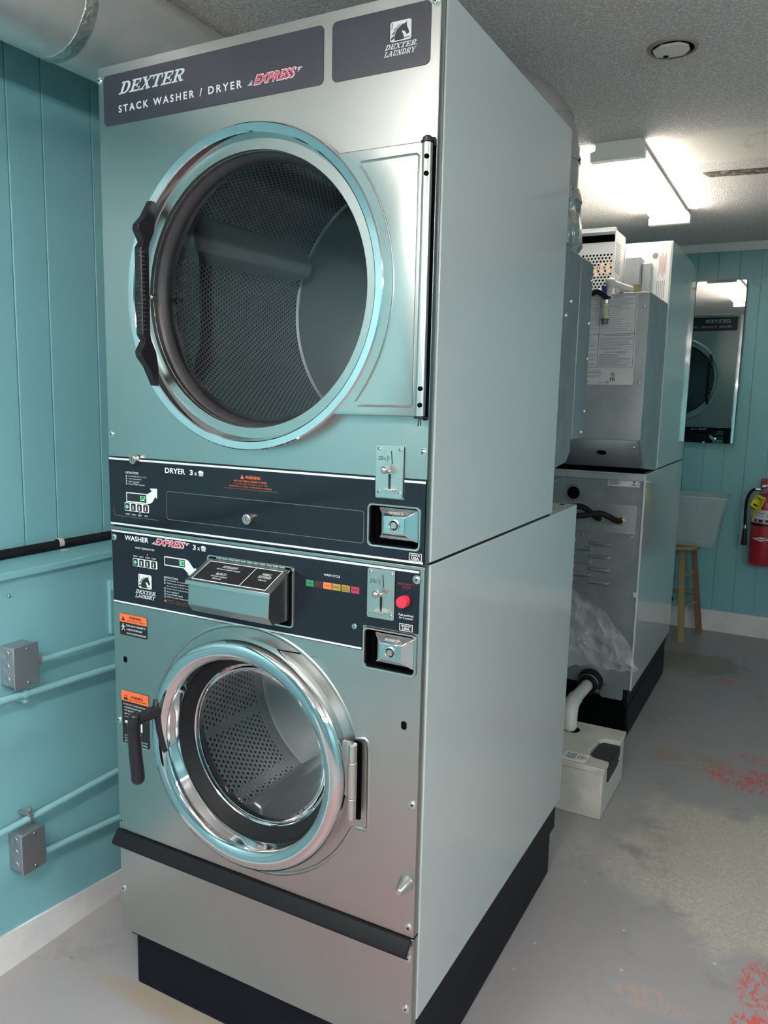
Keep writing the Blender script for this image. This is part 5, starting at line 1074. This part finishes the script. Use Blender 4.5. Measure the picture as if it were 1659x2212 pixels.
for dx_ in (-.10, .10): b = MB(); b.box(dx_ - .01, dx_ + .01, .012, .036, .40, .42); b.box(dx_ - .01, dx_ + .01, .012, .016, -.42, -.40); mb_(b, 'mirror_spacer', M['blackm'])
# stool and tub
st = thing('bar_stool', 'worn wooden stool with yellowish legs under the plastic tub', 'stool', (.68, 3.95, 0))
b = MB(); b.lathe([(1e-5, .572), (.150, .572), (.162, .580), (.165, .590), (.160, .600), (1e-5, .602)], (.680, 3.945, 0), 'Z', 48); b.build('seat', M['wood'], st)
def leg(x0, y0, x1, y1, m, nm='leg'):
    b = MB(); w = .019; b.hexa([(x0 - w, y0 - w * .8, 0), (x0 + w, y0 - w * .8, 0), (x0 + w, y0 + w * .8, 0), (x0 - w, y0 + w * .8, 0)], [(x1 - w * .85, y1 - w * .7, .574), (x1 + w * .85, y1 - w * .7, .574), (x1 + w * .85, y1 + w * .7, .574), (x1 - w * .85, y1 + w * .7, .574)]); b.build(nm, m, st, bevel=.002)
legs = [(.790, 3.815, .752, 3.868), (.862, 4.105, .800, 4.010), (.535, 3.800, .600, 3.868), (.510, 4.085, .580, 4.010)]
for k, l in enumerate(legs): leg(*l, M['wood2'] if k == 1 else M['wood'])
def pt(k, z): l = legs[k]; t = z / .574; return (l[0] + (l[2] - l[0]) * t, l[1] + (l[3] - l[1]) * t, z)
for a_, c_, z_ in ((0, 1, .215), (0, 1, .405), (2, 3, .215), (2, 3, .405), (0, 2, .27), (1, 3, .27)):
    b = MB(); b.tube([pt(a_, z_), pt(c_, z_ + (.012 if z_ > .3 else 0))], .0085, 10, smooth=0); b.build('rung', M['wood'], st)
tb = thing('plastic_tub', 'translucent plastic storage tub standing on the wooden stool', 'tub', (.78, 3.98, .602))
b = MB()
def rr3(x0, x1, y0, y1, r, z): return [(p[0], p[1], z) for p in rrect(x0, x1, y0, y1, r, 5)]
rings = [rr3(.595, .925, 3.865, 4.105, .03, .604), rr3(.590, .932, 3.862, 4.110, .035, .612), rr3(.565, .968, 3.848, 4.138, .04, .868), rr3(.560, .976, 3.842, 4.142, .04, .872), rr3(.556, .982, 3.840, 4.146, .04, .908), rr3(.548, .992, 3.832, 4.154, .045, .912), rr3(.547, .994, 3.830, 4.155, .045, .905)]
n = len(rings[0])
for i in range(len(rings) - 1):
    o = len(b.v); b.add(rings[i] + rings[i + 1], [(k, (k + 1) % n, n + (k + 1) % n, n + k) for k in range(n)])
b.add(rings[0], [tuple(range(n - 1, -1, -1))])
b.build('tub_shell', M['tub'], tb, solid=.0022)
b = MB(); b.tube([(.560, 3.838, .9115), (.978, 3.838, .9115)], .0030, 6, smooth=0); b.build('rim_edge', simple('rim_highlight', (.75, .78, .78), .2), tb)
# fire extinguisher
ex = thing('fire_extinguisher', 'red fire extinguisher with a yellow tag hanging on the far wall', 'fire extinguisher', (1.192, 4.10, .495))
ec = (1.192, 4.100, 0)
b = MB(); b.lathe([(1e-5, .500), (.070, .500), (.080, .496), (.084, .503), (.084, .865), (.080, .892), (.066, .918), (.042, .934), (.026, .940), (.024, .958), (1e-5, .958)], ec, 'Z', 48); b.build('cylinder', M['extred'], ex)
b = MB(); b.lathe([(.0845, .742), (.0855, .742), (.0855, .756), (.0845, .756)], ec, 'Z', 48, close=True); b.build('strap_band', M['blackp'], ex)
b = MB(); b.cyl((ec[0], ec[1], 0), .020, .950, .985, 'Z', 20); b.box(ec[0] - .035, ec[0] + .06, ec[1] - .014, ec[1] + .014, .975, .990); b.tube([(1.150, 4.085, .962), (1.118, 4.082, .962)], .009, 10, smooth=0); b.build('valve_head', M['satin'], ex, bevel=.001)
b = MB(); b.cyl((1.176, 4.080, .954), .017, -.012, 0, 'Y', 20); b.build('pressure_gauge', simple('gauge_face', (.22, .08, .09), .4), ex)
b = MB(); b.hexa([(1.165, 4.086, .990), (1.24, 4.086, .990), (1.24, 4.108, .990), (1.165, 4.108, .990)], [(1.170, 4.086, 1.002), (1.25, 4.086, 1.012), (1.25, 4.108, 1.012), (1.170, 4.108, 1.002)]); b.build('carry_handle', M['extred'], ex, bevel=.002)
b = MB(); b.box(1.146, 1.180, 4.178, 4.192, .955, 1.020); b.build('wall_bracket', M['extred'], ex, bevel=.002)
b = MB(); b.tube([(1.122, 4.082, .962), (1.102, 4.072, .950), (1.082, 4.065, .905), (1.077, 4.062, .830), (1.080, 4.062, .755), (1.083, 4.062, .735)], .0085, 12, smooth=6); b.build('hose', M['rubber'], ex)
b = MB(); b.cyl((1.083, 4.062, 0), .0105, .715, .737, 'Z', 16); b.build('hose_ferrule', M['screwm'], ex)
b = MB(); b.lathe([(.0105, .716), (.0125, .700), (.0175, .615), (.0165, .612), (1e-5, .612)], (1.083, 4.062, 0), 'Z', 20); b.build('nozzle', M['blackp'], ex)
b = MB()   # curved paper label and diamond badge on the cylinder
def cylq(a0, a1, z0, z1, r, mi, n=10, diamond=False):
    vs = []
    for k in range(n + 1):
        t = k / n; a_ = math.radians(a0 + (a1 - a0) * t); x, y = ec[0] + r * math.cos(a_), ec[1] + r * math.sin(a_)
        if diamond: h_ = (z1 - z0) / 2 * (1 - abs(2 * t - 1)) + 1e-4; zm = (z0 + z1) / 2; vs += [(x, y, zm - h_), (x, y, zm + h_)]
        else: vs += [(x, y, z0), (x, y, z1)]
    b.add(vs, [(2 * k, 2 * k + 2, 2 * k + 3, 2 * k + 1) for k in range(n)], mi)
cylq(192, 318, .762, .842, .0850, 0); cylq(196, 312, .766, .784, .0854, 1); cylq(238, 245, .768, .782, .0858, 0); cylq(205, 228, .768, .782, .0858, 0); cylq(262, 272, .768, .782, .0858, 0)
cylq(225, 270, .820, .823, .0854, 1); cylq(225, 262, .812, .814, .0854, 1); cylq(225, 266, .804, .806, .0854, 1); cylq(278, 300, .800, .822, .0854, 2); cylq(194, 215, .790, .836, .0854, 3); cylq(208, 222, .765, .836, .0856, 3)
b.build('cylinder_label', [M['paper'], M['pk'], M['pg'], M['yellow']], ex, recalc=False); b = MB()
cylq(222, 300, .648, .676, .0850, 0, 24, True); cylq(244, 282, .659, .664, .0854, 1)
b.build('diamond_badge', [M['paper'], M['pk']], ex, recalc=False)
b = MB(); b.add([(1.132, 4.045, .940), (1.185, 4.012, .918), (1.160, 4.006, .832), (1.096, 4.036, .862), (1.114, 4.046, .905)], [(0, 4, 3, 2, 1)]); b.build('inspection_tag', M['yellow'], ex, solid=.0008)
b = MB(); b.add([(1.140, 4.030, .918), (1.160, 4.016, .912), (1.158, 4.015, .905), (1.148, 4.021, .908)], [(0, 1, 2, 3)]); b.add([(1.122, 4.026, .880), (1.146, 4.011, .870), (1.142, 4.010, .862), (1.119, 4.026, .872)], [(0, 1, 2, 3)]); b.v = [(x, y - .003, z) for x, y, z in b.v]; b.build('tag_writing', M['pk'], ex, solid=.0004)

# ------------------------------------------------------------------ light, camera, view
TUBE.inputs['Emission Strength'].default_value = 28
TUBE2.inputs['Emission Strength'].default_value = 110
TUBE4.inputs['Emission Strength'].default_value = 88
TUBE3.inputs['Emission Strength'].default_value = 58
w = bpy.data.worlds.new('world'); scene.world = w; w.use_nodes = True
w.node_tree.nodes['Background'].inputs[0].default_value = (.5, .6, .65, 1); w.node_tree.nodes['Background'].inputs[1].default_value = .05
yaw, pitch, roll = -.4921, .1460, .0219
f = V((math.sin(yaw) * math.cos(pitch), math.cos(yaw) * math.cos(pitch), -math.sin(pitch))); r0 = V((math.cos(yaw), -math.sin(yaw), 0)); u0 = r0.cross(f)
r1 = r0 * math.cos(roll) + u0 * math.sin(roll); u1 = u0 * math.cos(roll) - r0 * math.sin(roll)
cd = bpy.data.cameras.new('camera'); cam = bpy.data.objects.new('camera', cd); C.objects.link(cam)
cam.matrix_world = Matrix(((r1.x, u1.x, -f.x, 1.3952), (r1.y, u1.y, -f.y, -1.2760), (r1.z, u1.z, -f.z, 1.4815), (0, 0, 0, 1)))
cd.sensor_fit = 'VERTICAL'; cd.sensor_height = 36; cd.lens = 1705.79 / 2212 * 36; cd.clip_start = .02; cd.clip_end = 50
scene.camera = cam
vs = scene.view_settings; scene.display_settings.display_device = 'sRGB'
vs.view_transform = 'Standard'; vs.look = 'None'; vs.exposure = .70; vs.gamma = 1; vs.use_curve_mapping = False
cy = scene.cycles; cy.max_bounces = 7; cy.diffuse_bounces = 4; cy.glossy_bounces = 4; cy.transparent_max_bounces = 12; cy.use_adaptive_sampling = False; cy.sample_clamp_indirect = 6; cy.caustics_reflective = True
cy.use_light_tree = False
